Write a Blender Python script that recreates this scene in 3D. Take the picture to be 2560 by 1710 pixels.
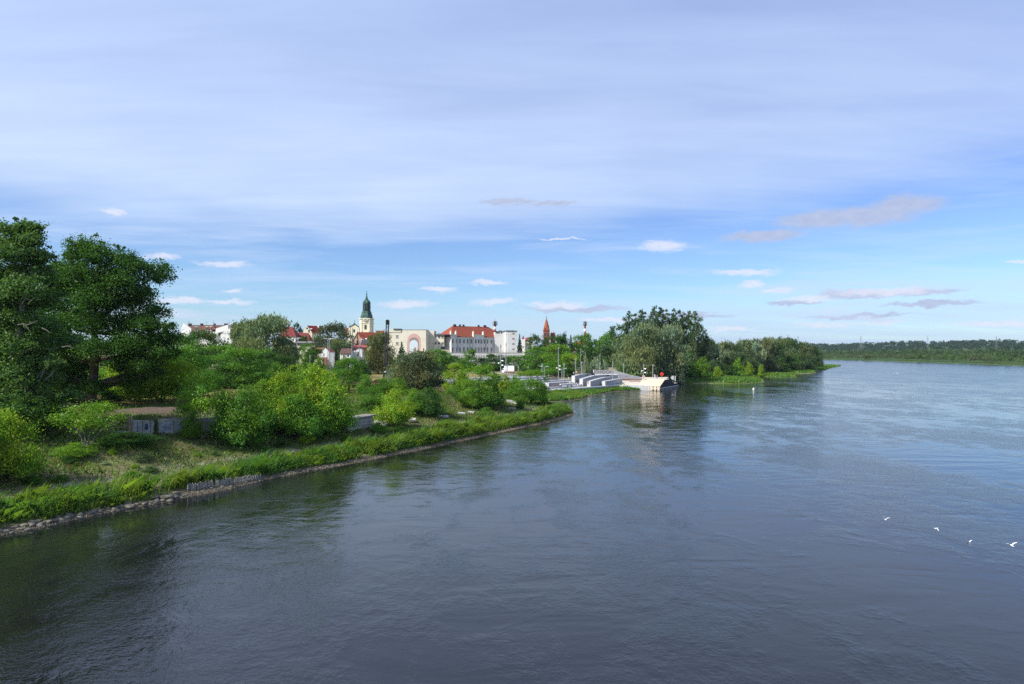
import bpy, math, random
import numpy as np
from mathutils import Vector
R = math.radians
S = bpy.context.scene
for o in list(bpy.data.objects): bpy.data.objects.remove(o)
# ------------------------------------------------------------ camera, sky, sun, exposure
F, CX, HY, HC = 1707.0, 1280.0, 877.0, 14.0     # focal length in photo pixels, centre, horizon row, eye height
cam_d = bpy.data.cameras.new('camera'); cam = bpy.data.objects.new('camera', cam_d)
S.collection.objects.link(cam); S.camera = cam
cam.location = (0, 0, HC); cam.rotation_euler = (R(90), 0, 0)
cam_d.sensor_width = 36; cam_d.lens = 24.005; cam_d.shift_y = 22/2560
cam_d.clip_start = 0.5; cam_d.clip_end = 20000
S.view_settings.view_transform = 'Standard'; S.view_settings.look = 'None'
S.view_settings.exposure = 0.62; S.view_settings.gamma = 1
S.render.engine = 'CYCLES'
S.cycles.use_denoising = False
try: S.cycles.denoising_input_passes = 'RGB_ALBEDO_NORMAL'; S.cycles.denoising_prefilter = 'ACCURATE'
except Exception: pass
S.cycles.max_bounces = 6; S.cycles.diffuse_bounces = 3; S.cycles.glossy_bounces = 3
S.cycles.transmission_bounces = 4; S.cycles.volume_bounces = 0; S.cycles.caustics_reflective = False
S.cycles.caustics_refractive = False
SUN_EL, SUN_AZ = 42, 240      # degrees; azimuth clockwise from +Y
sd = Vector((math.sin(R(SUN_AZ))*math.cos(R(SUN_EL)), math.cos(R(SUN_AZ))*math.cos(R(SUN_EL)), math.sin(R(SUN_EL))))
sl = bpy.data.lights.new('sun', 'SUN'); so = bpy.data.objects.new('sun', sl); S.collection.objects.link(so)
sl.energy = 4.6; sl.angle = R(0.5); sl.color = (1, 0.95, 0.86)
so.rotation_euler = sd.to_track_quat('Z', 'Y').to_euler(); so.location = sd*200

class NT:
    """small expression helper for node trees"""
    def __init__(s, t): s.t = t; s.n = t.nodes; s.l = t.links
    def put(s, sock, v):
        if v is None: return
        if hasattr(v, 'is_linked') or isinstance(v, bpy.types.NodeSocket): s.l.new(v, sock)
        else:
            try: sock.default_value = v
            except Exception: sock.default_value = tuple(v) + (1,)
    def math(s, op, a, b=None, c=None, clamp=False):
        n = s.n.new('ShaderNodeMath'); n.operation = op; n.use_clamp = clamp
        for i, v in enumerate((a, b, c)): s.put(n.inputs[i], v) if v is not None else None
        return n.outputs[0]
    def vm(s, op, a, b=None, out=0, scale=None):
        n = s.n.new('ShaderNodeVectorMath'); n.operation = op
        s.put(n.inputs[0], a)
        if b is not None: s.put(n.inputs[1], b)
        if scale is not None: s.put(n.inputs['Scale'], scale)
        return n.outputs[out]
    def noise(s, v, scale=5, detail=3, rough=.5, dist=0, col=False):
        n = s.n.new('ShaderNodeTexNoise'); s.put(n.inputs['Vector'], v)
        n.inputs['Scale'].default_value = scale; n.inputs['Detail'].default_value = detail
        n.inputs['Roughness'].default_value = rough; n.inputs['Distortion'].default_value = dist
        return n.outputs['Color' if col else 0]
    def ramp(s, v, a, b, c=0., d=1., smooth=True):
        n = s.n.new('ShaderNodeMapRange'); n.interpolation_type = 'SMOOTHSTEP' if smooth else 'LINEAR'
        s.put(n.inputs[0], v)
        for i, q in enumerate((a, b, c, d)): s.put(n.inputs[i+1], q)
        return n.outputs[0]
    def mix(s, f, a, b, mode='MIX'):
        n = s.n.new('ShaderNodeMix'); n.data_type = 'RGBA'; n.blend_type = mode
        s.put(n.inputs[0], f); s.put(n.inputs[6], a); s.put(n.inputs[7], b)
        return n.outputs[2]
    def comb(s, x, y, z):
        n = s.n.new('ShaderNodeCombineXYZ'); s.put(n.inputs[0], x); s.put(n.inputs[1], y); s.put(n.inputs[2], z)
        return n.outputs[0]
    def sep(s, v):
        n = s.n.new('ShaderNodeSeparateXYZ'); s.put(n.inputs[0], v); return n.outputs

world = bpy.data.worlds.new('World'); S.world = world; world.use_nodes = True
wt = world.node_tree; wt.nodes.clear(); w = NT(wt)
sky = wt.nodes.new('ShaderNodeTexSky'); sky.sky_type = 'NISHITA'; sky.sun_disc = False
sky.sun_elevation = R(SUN_EL); sky.sun_rotation = R(SUN_AZ); sky.air_density = 1.0; sky.dust_density = 0.3; sky.ozone_density = 2.0
SKY_K = 0.10
base = w.vm('SCALE', sky.outputs[0], scale=SKY_K)
gen = wt.nodes.new('ShaderNodeTexCoord').outputs['Generated']
dirn = w.vm('NORMALIZE', gen)
dx, dy, dz = w.sep(dirn)
el = w.math('ARCSINE', dz); az = w.math('ARCTAN2', dx, dy)
ae = w.comb(az, el, 0.0)
# deeper blue: the real air is clear
base = w.mix(1.0, base, w.mix(w.ramp(el, 0, .35), (0.58, 0.78, 1.02, 1), (0.70, 0.72, 1.02, 1)), 'MULTIPLY')
# cirrus veil projected on a high layer
hgt = w.math('ADD', w.math('MAXIMUM', dz, 0.0), 0.10)
pl = w.comb(w.math('DIVIDE', dx, hgt), w.math('DIVIDE', dy, hgt), 0.0)
mp = wt.nodes.new('ShaderNodeMapping'); mp.inputs['Rotation'].default_value = (0, 0, R(-14)); mp.inputs['Scale'].default_value = (.40, 1.5, 1)
wt.links.new(pl, mp.inputs[0])
n1 = w.noise(mp.outputs[0], 1.25, 7, .52, .45)
n2 = w.noise(pl, .55, 3, .5, .3)
n3 = w.noise(mp.outputs[0], 4.5, 5, .6, .3)
veil = w.math('ADD', w.math('MULTIPLY', n1, .48), w.math('ADD', w.math('MULTIPLY', n2, .32), w.math('MULTIPLY', n3, .20)))
# how much veil there is at each height: thick high up, a clear band near 5-9 degrees, pale again at the horizon
edge = w.math('ADD', el, w.math('MULTIPLY', w.math('SUBTRACT', n2, .5), .10))
edge = w.math('SUBTRACT', edge, w.math('MULTIPLY', az, .035))
hi = w.ramp(edge, 0.125, 0.245, 0, 1)
lo = w.ramp(edge, 0.02, 0.095, .62, 0)
left = w.ramp(az, 0.60, -0.35, -0.18, 0.16, False)
amt = w.math('ADD', w.math('ADD', w.math('MULTIPLY', hi, .76), lo), w.math('MULTIPLY', left, hi))
vm_ = w.math('ADD', w.math('MULTIPLY', w.math('SUBTRACT', veil, .5), w.ramp(hi, 0, 1, 2.4, 1.45)), amt, clamp=True)
veilcol = w.mix(w.ramp(el, 0.03, 0.12), (0.36, 0.46, 0.63, 1), w.mix(w.ramp(el, 0.10, 0.50), (0.48, 0.58, 0.73, 1), (0.355, 0.45, 0.68, 1)))
c1 = w.mix(w.math('MULTIPLY', vm_, .92), base, veilcol)
# thin streaks crossing the clear band
mp2 = wt.nodes.new('ShaderNodeMapping'); mp2.inputs['Scale'].default_value = (2.2, 30, 1); mp2.inputs['Rotation'].default_value = (0, 0, R(-3))
wt.links.new(ae, mp2.inputs[0])
st = w.noise(mp2.outputs[0], 1.3, 6, .6, .5)
st = w.math('MULTIPLY', w.ramp(st, .48, .72), w.ramp(el, .30, .10, 0, .55))
c1 = w.mix(st, c1, (0.42, 0.50, 0.66, 1))
# fair-weather clouds, each at its own bearing and height
jit = w.vm('SUBTRACT', w.noise(w.vm('MULTIPLY', ae, (1, 2.2, 1)), 26, 5, .62, 0, True), (.5, .5, .5))
jit2 = w.vm('SUBTRACT', w.noise(w.vm('MULTIPLY', ae, (1, 2.5, 1)), 95, 3, .6, 0, True), (.5, .5, .5))
aej = w.vm('ADD', w.vm('ADD', ae, w.vm('MULTIPLY', jit, (.050, .020, 0))), w.vm('MULTIPLY', jit2, (.020, .008, 0)))
def cl(lst):
    cur = None
    for (px, py, ww, hh) in lst:
        u, v = (px-CX)/F, (HY-py)/F
        a, e = math.atan2(u, 1), math.atan2(v, math.hypot(u, 1))
        s_ = math.cos(a)
        q = w.vm('LENGTH', w.vm('MULTIPLY', w.vm('SUBTRACT', aej, (a, e, 0)), (F/(ww*s_*s_), F/(hh*s_), 0)), out=1)
        cur = q if cur is None else w.math('MINIMUM', cur, q)
    return cur
grey = cl([(2060,545,110,20),(2180,538,110,24),(2262,512,85,24),(1905,588,95,13),(1270,503,55,7),(1385,508,55,7),
           (2145,735,95,10),(2290,730,110,8),(1990,757,60,6),(2330,760,110,6),(2140,790,120,5),(1700,790,110,6),(1440,772,110,7)])
lite = cl([(1660,617,52,13),(1863,680,70,8),(1888,709,33,6),(1935,726,38,6),(2030,745,62,9),(2215,728,120,10),(560,662,62,9),
           (1095,725,38,7),(1020,758,62,9),(1218,706,36,6),(1232,754,50,7),(405,640,45,7),(285,533,30,9),(1385,762,70,9),(460,752,70,7),(575,755,50,6),
           (1520,800,70,6),(2060,812,70,6),(2500,808,120,8),(2190,806,60,5),(580,725,30,5),(1830,822,60,5),(2554,655,30,5),(1410,598,60,3)])
gm = w.ramp(grey, 1.5, .6, 0, .88); lm = w.ramp(lite, 1.5, .4, 0, .80)
shade = w.noise(w.vm('MULTIPLY', ae, (1, 2, 1)), 60, 3, .5)
c2 = w.mix(gm, c1, w.mix(shade, (0.27, 0.32, 0.46, 1), (0.38, 0.42, 0.55, 1)))
c3 = w.mix(lm, c2, w.mix(shade, (0.45, 0.50, 0.63, 1), (0.60, 0.60, 0.66, 1)))
lowc = w.noise(w.vm('MULTIPLY', ae, (5, 34, 0)), 1.0, 6, .58, .3)
lowm = w.math('MULTIPLY', w.ramp(lowc, .52, .68), w.math('MULTIPLY', w.ramp(el, .004, .02), w.ramp(el, .085, .05)))
c3 = w.mix(w.math('MULTIPLY', lowm, .55), c3, w.mix(w.noise(w.vm('MULTIPLY', ae, (9, 60, 0)), 1.0, 3), (.33, .39, .55, 1), (.58, .61, .70, 1)))
below = w.ramp(dz, -0.02, 0.0, 1, 0)
c3 = w.mix(below, c3, (0.10, 0.12, 0.12, 1))
bg = wt.nodes.new('ShaderNodeBackground'); wt.links.new(c3, bg.inputs[0]); bg.inputs[1].default_value = 1.0
wo = wt.nodes.new('ShaderNodeOutputWorld'); wt.links.new(bg.outputs[0], wo.inputs[0])
world.cycles.sampling_method = 'MANUAL'; world.cycles.sample_map_resolution = 512

# ------------------------------------------------------------ helpers
COL = S.collection
def P(px, py, d): return Vector(((px-CX)/F*d, d, HC-(py-HY)/F*d))
def G0(px, py, z=0.0):
    d = (HC-z)*F/(py-HY); return ((px-CX)/F*d, d)
_mats = {}
def mat(name, col, rough=.8, var=.15, nscale=2.0, metal=0, bump=0, spec=.3, col2=None):
    if name in _mats: return _mats[name]
    m = bpy.data.materials.new(name); m.use_nodes = True; t = NT(m.node_tree)
    b = m.node_tree.nodes['Principled BSDF']
    tc = m.node_tree.nodes.new('ShaderNodeTexCoord').outputs['Object']
    n = t.noise(tc, nscale, 5, .6)
    lo = tuple(c*(1-var) for c in col); hi = tuple(min(1, c*(1+var)) for c in col) if col2 is None else col2
    c = t.mix(t.ramp(n, .3, .7), lo+(1,), hi+(1,))
    m.node_tree.links.new(c, b.inputs['Base Color'])
    b.inputs['Roughness'].default_value = rough; b.inputs['Metallic'].default_value = metal
    b.inputs['Specular IOR Level'].default_value = spec
    if bump:
        bn = m.node_tree.nodes.new('ShaderNodeBump'); bn.inputs['Strength'].default_value = bump; bn.inputs['Distance'].default_value = .05
        m.node_tree.links.new(n, bn.inputs['Height']); m.node_tree.links.new(bn.outputs[0], b.inputs['Normal'])
    _mats[name] = m; return m

def tag(o, label=None, cat=None, group=None, kind=None):
    if label: o['label'] = label
    if cat: o['category'] = cat
    if group: o['group'] = group
    if kind: o['kind'] = kind
    return o
def empty(name, loc, label, cat, group=None, rz=0):
    o = bpy.data.objects.new(name, None); COL.objects.link(o); o.location = loc; o.rotation_euler = (0, 0, rz)
    o.empty_display_size = .5
    return tag(o, label, cat, group)
def link(name, me, m=None, parent=None, loc=None, rot=None):
    o = bpy.data.objects.new(name, me); COL.objects.link(o)
    if m is not None and not me.materials: me.materials.append(m)
    if parent: o.parent = parent
    if loc is not None: o.location = loc
    if rot is not None: o.rotation_euler = rot
    return o
def copy_tree(o, parent=None):
    c = o.copy(); COL.objects.link(c); c.parent = parent
    for ch in o.children: copy_tree(ch, c)
    return c
class MB:
    def __init__(s): s.v = []; s.f = []
    def add(s, vs, fs):
        k = len(s.v); s.v += [tuple(v) for v in vs]; s.f += [tuple(i+k for i in f) for f in fs]; return s
    def box(s, x0, x1, y0, y1, z0, z1):
        return s.add([(x0,y0,z0),(x1,y0,z0),(x1,y1,z0),(x0,y1,z0),(x0,y0,z1),(x1,y0,z1),(x1,y1,z1),(x0,y1,z1)],
                     [(0,3,2,1),(4,5,6,7),(0,1,5,4),(1,2,6,5),(2,3,7,6),(3,0,4,7)])
    def cyl(s, p0, p1, r0, r1=None, n=8, caps=True):
        r1 = r0 if r1 is None else r1
        p0, p1 = Vector(p0), Vector(p1); d = (p1-p0).normalized()
        a = d.orthogonal().normalized(); b = d.cross(a)
        vs = []
        for p, r in ((p0, r0), (p1, r1)):
            for i in range(n):
                t = 2*math.pi*i/n; vs.append(p+(a*math.cos(t)+b*math.sin(t))*r)
        fs = [(i, (i+1) % n, n+(i+1) % n, n+i) for i in range(n)]
        if caps: fs += [tuple(range(n-1, -1, -1)), tuple(range(n, 2*n))]
        return s.add(vs, fs)
    def tube(s, pts, rs, n=6):
        pts = [Vector(p) for p in pts]; vs = []; fs = []
        for k, p in enumerate(pts):
            d = (pts[min(k+1, len(pts)-1)]-pts[max(k-1, 0)]).normalized()
            a = d.cross(Vector((.31, .95, .02))).normalized(); b = d.cross(a)
            for i in range(n):
                t = 2*math.pi*i/n; vs.append(p+(a*math.cos(t)+b*math.sin(t))*rs[k])
        for k in range(len(pts)-1):
            fs += [(k*n+i, k*n+(i+1) % n, (k+1)*n+(i+1) % n, (k+1)*n+i) for i in range(n)]
        fs += [tuple(range(n-1, -1, -1)), tuple((len(pts)-1)*n+i for i in range(n))]
        return s.add(vs, fs)
    def lathe(s, prof, n=8, c=(0, 0), rot=0):
        vs = []; fs = []
        for (r, z) in prof:
            for i in range(n):
                t = 2*math.pi*i/n+rot; vs.append((c[0]+r*math.cos(t), c[1]+r*math.sin(t), z))
        for k in range(len(prof)-1):
            fs += [(k*n+i, k*n+(i+1) % n, (k+1)*n+(i+1) % n, (k+1)*n+i) for i in range(n)]
        fs += [tuple(range(n-1, -1, -1)), tuple((len(prof)-1)*n+i for i in range(n))]
        return s.add(vs, fs)
    def prism(s, poly, a, b, axis='y'):
        """poly of 2-D points extruded between a and b along an axis"""
        n = len(poly)
        f = {'y': lambda p, q: (p[0], q, p[1]), 'x': lambda p, q: (q, p[0], p[1]), 'z': lambda p, q: (p[0], p[1], q)}[axis]
        vs = [f(p, a) for p in poly]+[f(p, b) for p in poly]
        return s.add(vs, [(i, (i+1) % n, n+(i+1) % n, n+i) for i in range(n)]+[tuple(range(n-1, -1, -1)), tuple(range(n, 2*n))])
    def mesh(s, name, m=None, smooth=False):
        me = bpy.data.meshes.new(name); me.from_pydata(s.v, [], s.f); me.update()
        import bmesh
        bm = bmesh.new(); bm.from_mesh(me); bmesh.ops.recalc_face_normals(bm, faces=bm.faces); bm.to_mesh(me); bm.free()
        if m: me.materials.append(m)
        if smooth: me.polygons.foreach_set('use_smooth', [True]*len(me.polygons))
        return me
    def build(s, name, m=None, parent=None, smooth=False, loc=None, rot=None):
        return link(name, s.mesh(name, m, smooth), None, parent, loc, rot)
def np_mesh(name, V, nper, m=None):
    """mesh from an array of separate n-gons: V shape (k, nper, 3)"""
    k = V.shape[0]; me = bpy.data.meshes.new(name)
    me.vertices.add(k*nper); me.vertices.foreach_set('co', V.reshape(-1).astype(np.float32))
    me.loops.add(k*nper); me.loops.foreach_set('vertex_index', np.arange(k*nper, dtype=np.int32))
    me.polygons.add(k); me.polygons.foreach_set('loop_start', np.arange(0, k*nper, nper, dtype=np.int32))
    me.polygons.foreach_set('loop_total', np.full(k, nper, dtype=np.int32))
    me.update(calc_edges=True)
    if m: me.materials.append(m)
    return me

# ------------------------------------------------------------ the lie of the land
shore_px = [(0,1339),(63,1328),(179,1300),(259,1283),(334,1269),(441,1251),(465,1243),(566,1224),(647,1203),(770,1178),(856,1163),
            (962,1142),(1100,1114),(1255,1080),(1372,1055),(1437,1035),(1429,1025),(1405,1018),(1372,1012),(1368,1006),(1409,1004),
            (1460,998),(1475,991),(1536,979),(1600,977),(1697,960),(1769,959),(1830,960),(1902,957),(1914,954),(1899,947),(1902,942),(1960,944),(1996,943),(1981,936),
            (2033,934),(2042,931),(2034,926),(2068,925),(2080,920),(2106,915)]
LAND = [(-90.,-40.)]+[G0(*p) for p in shore_px]+[(285,680),(200,900),(0,1200),(-500,1500),(-3000,1900),(-9000,2500),(-9000,-400),(-300,-400)]
FAR = [(520,-300),(490,200),(478,480),G0(2560,915),G0(2440,910.5),G0(2318,906.5),G0(2180,902),G0(2057,899),(450,1400),(100,1900),(-1000,2600),(-9000,4000),(-9000,12000),(9000,12000),(9000,-300)]
def sdist(X, Y, poly):
    X = np.asarray(X, float); Y = np.asarray(Y, float)
    best = np.full(X.shape, 1e18); ins = np.zeros(X.shape, bool); n = len(poly)
    for i in range(n):
        ax, ay = poly[i]; bx, by = poly[(i+1) % n]
        ex, ey = bx-ax, by-ay
        t = np.clip(((X-ax)*ex+(Y-ay)*ey)/(ex*ex+ey*ey+1e-12), 0, 1)
        best = np.minimum(best, (X-ax-t*ex)**2+(Y-ay-t*ey)**2)
        if ay != by:
            c = ((ay > Y) != (by > Y)) & (X < (bx-ax)*(Y-ay)/(by-ay)+ax); ins ^= c
    return np.sqrt(best)*np.where(ins, 1, -1)
def sstep(x, a, b):
    t = np.clip((x-a)/(b-a), 0, 1); return t*t*(3-2*t)
_rg = np.random.default_rng(5)
_T = _rg.random((256, 256))
def vnoise(X, Y, sc):
    x = np.asarray(X, float)*sc; y = np.asarray(Y, float)*sc
    xi = np.floor(x).astype(int); yi = np.floor(y).astype(int); fx = x-xi; fy = y-yi
    fx = fx*fx*(3-2*fx); fy = fy*fy*(3-2*fy); g = lambda a, b: _T[a % 256, b % 256]
    return (g(xi, yi)*(1-fx)+g(xi+1, yi)*fx)*(1-fy)+(g(xi, yi+1)*(1-fx)+g(xi+1, yi+1)*fx)*fy
def fbm(X, Y, sc): return vnoise(X, Y, sc)*.55+vnoise(Y+31, X-17, sc*2.1)*.28+vnoise(X-77, Y+9, sc*4.3)*.17
def height(X, Y, s=None, sf=None):
    X = np.asarray(X, float); Y = np.asarray(Y, float)
    s = sdist(X, Y, LAND) if s is None else s
    sf = sdist(X, Y, FAR) if sf is None else sf
    A = np.interp(s, [-8,0,1.2,6,8,19,24,60,200], [-2.5,0,.35,1.2,1.6,4.0,5.4,5.7,5.9])
    B = np.interp(s, [-8,0,2,6,12,30,60,100,300], [-2.5,0,.45,.9,1.5,2.8,4.5,5.4,6])
    C = np.interp(s, [-8,0,5,20,60,120,200], [-2.5,0,.45,1.1,1.8,3,4])
    wB = sstep(Y, 150, 205); wC = sstep(X, 52, 75)*sstep(Y, 220, 250)
    z = A*(1-wB)+B*wB; z = z*(1-wC)+C*wC
    z = z+(fbm(X, Y, .12)-.5)*np.clip(s-1, 0, 6)*.08
    D = np.interp(sf, [-8,0,6,200,700,1150,1500,3000], [-2.5,0,1.0,1.6,3,12,27,30])
    D = D+np.clip(sf-700, 0, 800)/800*((fbm(X, Y, .0035)-.5)*16)
    D = D+np.clip(sf-900, 0, 600)/600*sstep(X/np.maximum(Y, 1), .45, .75)*9
    return np.where(sf > -8, D, z)
def gz(x, y): return float(height(np.array([x]), np.array([y]))[0])
def hit(px, py):
    """where the line of sight through a photo point meets the ground"""
    d = np.arange(40, 1400, .25); u = (px-CX)/F
    zg = height(u*d, d); zr = HC-(py-HY)/F*d
    k = np.argmax(zg >= zr); return float(u*d[k]), float(d[k]), float(zg[k])
# ------------------------------------------------------------ ground, water
def grid_axis(a, b, pts):
    out = [a]
    while out[-1] < b:
        v = out[-1]; out.append(v+float(np.interp(v, [p[0] for p in pts], [p[1] for p in pts])))
    return np.array(out)
gx = grid_axis(-9000, 9000, [(-9000,900),(-1500,90),(-400,14),(-120,2.2),(-55,.7),(35,.7),(75,1.3),(300,3.5),(520,8),(1500,45),(9000,900)])
gy = grid_axis(-400, 12000, [(-400,60),(20,2),(48,.8),(160,.8),(270,1.4),(640,5),(1200,16),(3000,60),(12000,1200)])
GX, GY = np.meshgrid(gx, gy)
s_ = sdist(GX, GY, LAND); sf_ = sdist(GX, GY, FAR)
GZ = height(GX, GY, s_, sf_)
nx, ny = len(gx), len(gy)
me = bpy.data.meshes.new('ground')
V = np.stack([GX, GY, GZ], -1).reshape(-1, 3)
idx = np.arange(nx*ny).reshape(ny, nx)
Q = np.stack([idx[:-1, :-1], idx[:-1, 1:], idx[1:, 1:], idx[1:, :-1]], -1).reshape(-1, 4)
me.vertices.add(len(V)); me.vertices.foreach_set('co', V.reshape(-1).astype(np.float32))
me.loops.add(Q.size); me.loops.foreach_set('vertex_index', Q.reshape(-1).astype(np.int32))
me.polygons.add(len(Q)); me.polygons.foreach_set('loop_start', np.arange(0, Q.size, 4, dtype=np.int32))
me.polygons.foreach_set('loop_total', np.full(len(Q), 4, dtype=np.int32))
me.polygons.foreach_set('use_smooth', np.ones(len(Q), bool)); me.update(calc_edges=True)
# what grows or lies where (surface kinds, not light)
def mixc(a, b, t): return a*(1-t[..., None])+np.array(b)*t[..., None]
nf = fbm(GX, GY, .16); nf2 = fbm(GX+50, GY, .5)
C = np.zeros(GX.shape+(3,))+np.array([.075, .105, .03])
near = (1-sstep(GY, 175, 200))
C = mixc(C, [.145, .150, .06], sstep(nf, .38, .58)*.8)
C = mixc(C, [.15, .115, .07], sstep(nf2, .50, .66)*near*.75)
path = np.exp(-((s_-6.6-nf*1.6)/.8)**2)*near*sstep(nf2, .3, .5)
C = mixc(C, [.30, .27, .20], path*.85)
C = mixc(C, [.11, .095, .07], (1-sstep(s_, .6, 1.8)))
C = mixc(C, [.05, .05, .035], (1-sstep(s_, -.3, .2)))
lawn = sstep(s_, 24, 30)*(1-sstep(GX, 40, 60))*(sf_ < -8)
C = mixc(C, [.24, .20, .075], lawn*(.55+.4*nf))
earth = np.exp(-(((GX+52)/7)**2+((GY-92)/5)**2)**2)
C = mixc(C, [.10, .075, .055], earth)
rb = sstep(GX, 55, 75)*sstep(GY, 220, 250)
C = mixc(C, [.07, .12, .025], rb*.8)
C = mixc(C, [.26, .22, .15], rb*np.exp(-((s_-1.2)/1.0)**2)*sstep(fbm(GX, GY, .05), .5, .6))
C = mixc(C, [.04, .075, .02], (sf_ > 3)*1.0)
C = mixc(C, [.11, .15, .05], (sf_ > 3)*sstep(fbm(GX, GY, .006), .55, .62))
ca = me.color_attributes.new('surface', 'FLOAT_COLOR', 'POINT')
ca.data.foreach_set('color', np.concatenate([C, np.ones(C.shape[:2]+(1,))], -1).reshape(-1).astype(np.float32))
gm_ = bpy.data.materials.new('ground_soil_and_turf'); gm_.use_nodes = True; t = NT(gm_.node_tree); b = gm_.node_tree.nodes['Principled BSDF']
at = gm_.node_tree.nodes.new('ShaderNodeAttribute'); at.attribute_name = 'surface'
tc = gm_.node_tree.nodes.new('ShaderNodeTexCoord').outputs['Object']
n1 = t.noise(tc, 1.6, 6, .65); n2 = t.noise(tc, 7.0, 4, .6)
k = t.math('ADD', t.math('MULTIPLY', n1, 1.3), t.math('MULTIPLY', n2, .7))
c = t.mix(1.0, at.outputs['Color'], t.comb(k, k, k), 'MULTIPLY')
gm_.node_tree.links.new(c, b.inputs['Base Color']); b.inputs['Roughness'].default_value = .95; b.inputs['Specular IOR Level'].default_value = .1
bn = gm_.node_tree.nodes.new('ShaderNodeBump'); bn.inputs['Strength'].default_value = .6; bn.inputs['Distance'].default_value = .15
gm_.node_tree.links.new(k, bn.inputs['Height']); gm_.node_tree.links.new(bn.outputs[0], b.inputs['Normal'])
tag(link('ground', me, gm_), kind='structure')

wm = bpy.data.materials.new('river_water'); wm.use_nodes = True; t = NT(wm.node_tree); L_ = wm.node_tree.links
b = wm.node_tree.nodes['Principled BSDF']
geo = wm.node_tree.nodes.new('ShaderNodeNewGeometry').outputs['Position']
def wmap(sx, sy, rz):
    m_ = wm.node_tree.nodes.new('ShaderNodeMapping'); m_.inputs['Scale'].default_value = (sx, sy, 1); m_.inputs['Rotation'].default_value = (0, 0, R(rz))
    L_.new(geo, m_.inputs[0]); return m_.outputs[0]
big = t.noise(wmap(1, .5, 20), .06, 5, .6, .4)          # smooth and ruffled patches of the current
mid = t.noise(wmap(1, .7, 20), .30, 5, .65, .3)
patch = t.ramp(t.math('ADD', t.math('MULTIPLY', big, .6), t.math('MULTIPLY', mid, .4)), .42, .62)
w1 = t.noise(wmap(1, 1.15, -8), .8, 4, .55, .15)
w2 = t.noise(wmap(1, 1.3, 12), 3.0, 3, .6, .1)
w3 = t.noise(wmap(1, 1.2, -20), 9.0, 2, .5, 0)
sw = t.noise(wmap(.5, 1.0, 10), .16, 2, .5, 2.0)
hgt_ = t.math('ADD', t.math('MULTIPLY', w1, t.ramp(patch, 0, 1, .012, .040)), t.math('MULTIPLY', w2, t.ramp(patch, 0, 1, .006, .029)))
hgt_ = t.math('ADD', hgt_, t.math('MULTIPLY', w3, t.ramp(patch, 0, 1, .0016, .0095)))
hgt_ = t.math('ADD', hgt_, t.math('MULTIPLY', sw, .06))
bn = wm.node_tree.nodes.new('ShaderNodeBump'); bn.inputs['Strength'].default_value = 1.0; bn.inputs['Distance'].default_value = 1.0
L_.new(hgt_, bn.inputs['Height']); L_.new(bn.outputs[0], b.inputs['Normal'])
L_.new(t.mix(mid, (.006, .0075, .007, 1), (.012, .014, .014, 1)), b.inputs['Base Color'])
L_.new(t.math('ADD', t.ramp(patch, 0, 1, .015, .06), t.ramp(t.sep(geo)[0], 50, 230, 0, .15)), b.inputs['Roughness']); b.inputs['IOR'].default_value = 1.48
wmesh = MB().add([(-9000,-500,0),(9000,-500,0),(9000,9000,0),(-9000,9000,0)], [(0,1,2,3)]).mesh('water', wm)
tag(link('water', wmesh), kind='structure')

# ------------------------------------------------------------ grasses, reeds, gravel (nobody could count these)
def leafmat(name, col=None, trans=.3, var=.35, gloss=.02, ns=3.0):
    m = bpy.data.materials.new(name); m.use_nodes = True; t = NT(m.node_tree); N = m.node_tree.nodes; N.clear()
    geo = N.new('ShaderNodeNewGeometry')
    if col is None: oc = N.new('ShaderNodeObjectInfo').outputs['Color']
    else:
        oc = N.new('ShaderNodeRGB').outputs[0]; oc.default_value = col+(1,)
    rnd = geo.outputs['Random Per Island']
    n = t.noise(N.new('ShaderNodeTexCoord').outputs['Object'], ns, 3)
    k = t.math('ADD', t.math('MULTIPLY', rnd, var*2), 1-var)
    c = t.mix(1.0, oc, t.comb(k, k, k), 'MULTIPLY')
    hue = t.mix(t.ramp(n, .38, .62), (1.25, 1.05, .8, 1) if ns < 1 else (1.12, 1.0, .8, 1), (.70, .88, 1.0, 1) if ns < 1 else (.86, 1.0, 1.15, 1))
    c = t.mix(1.0, c, hue, 'MULTIPLY')
    d = N.new('ShaderNodeBsdfDiffuse'); m.node_tree.links.new(c, d.inputs[0])
    tr = N.new('ShaderNodeBsdfTranslucent'); ct = t.mix(1.0, c, (1.05, 1.2, .5, 1), 'MULTIPLY'); m.node_tree.links.new(ct, tr.inputs[0])
    mx = N.new('ShaderNodeMixShader'); mx.inputs[0].default_value = trans
    m.node_tree.links.new(d.outputs[0], mx.inputs[1]); m.node_tree.links.new(tr.outputs[0], mx.inputs[2])
    gl = N.new('ShaderNodeBsdfGlossy'); gl.inputs['Roughness'].default_value = .45; gl.inputs[0].default_value = (.8, .85, .8, 1)
    m2 = N.new('ShaderNodeMixShader'); m2.inputs[0].default_value = gloss
    m.node_tree.links.new(mx.outputs[0], m2.inputs[1]); m.node_tree.links.new(gl.outputs[0], m2.inputs[2])
    o = N.new('ShaderNodeOutputMaterial'); m.node_tree.links.new(m2.outputs[0], o.inputs[0]); return m
rng = np.random.default_rng(11)
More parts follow.
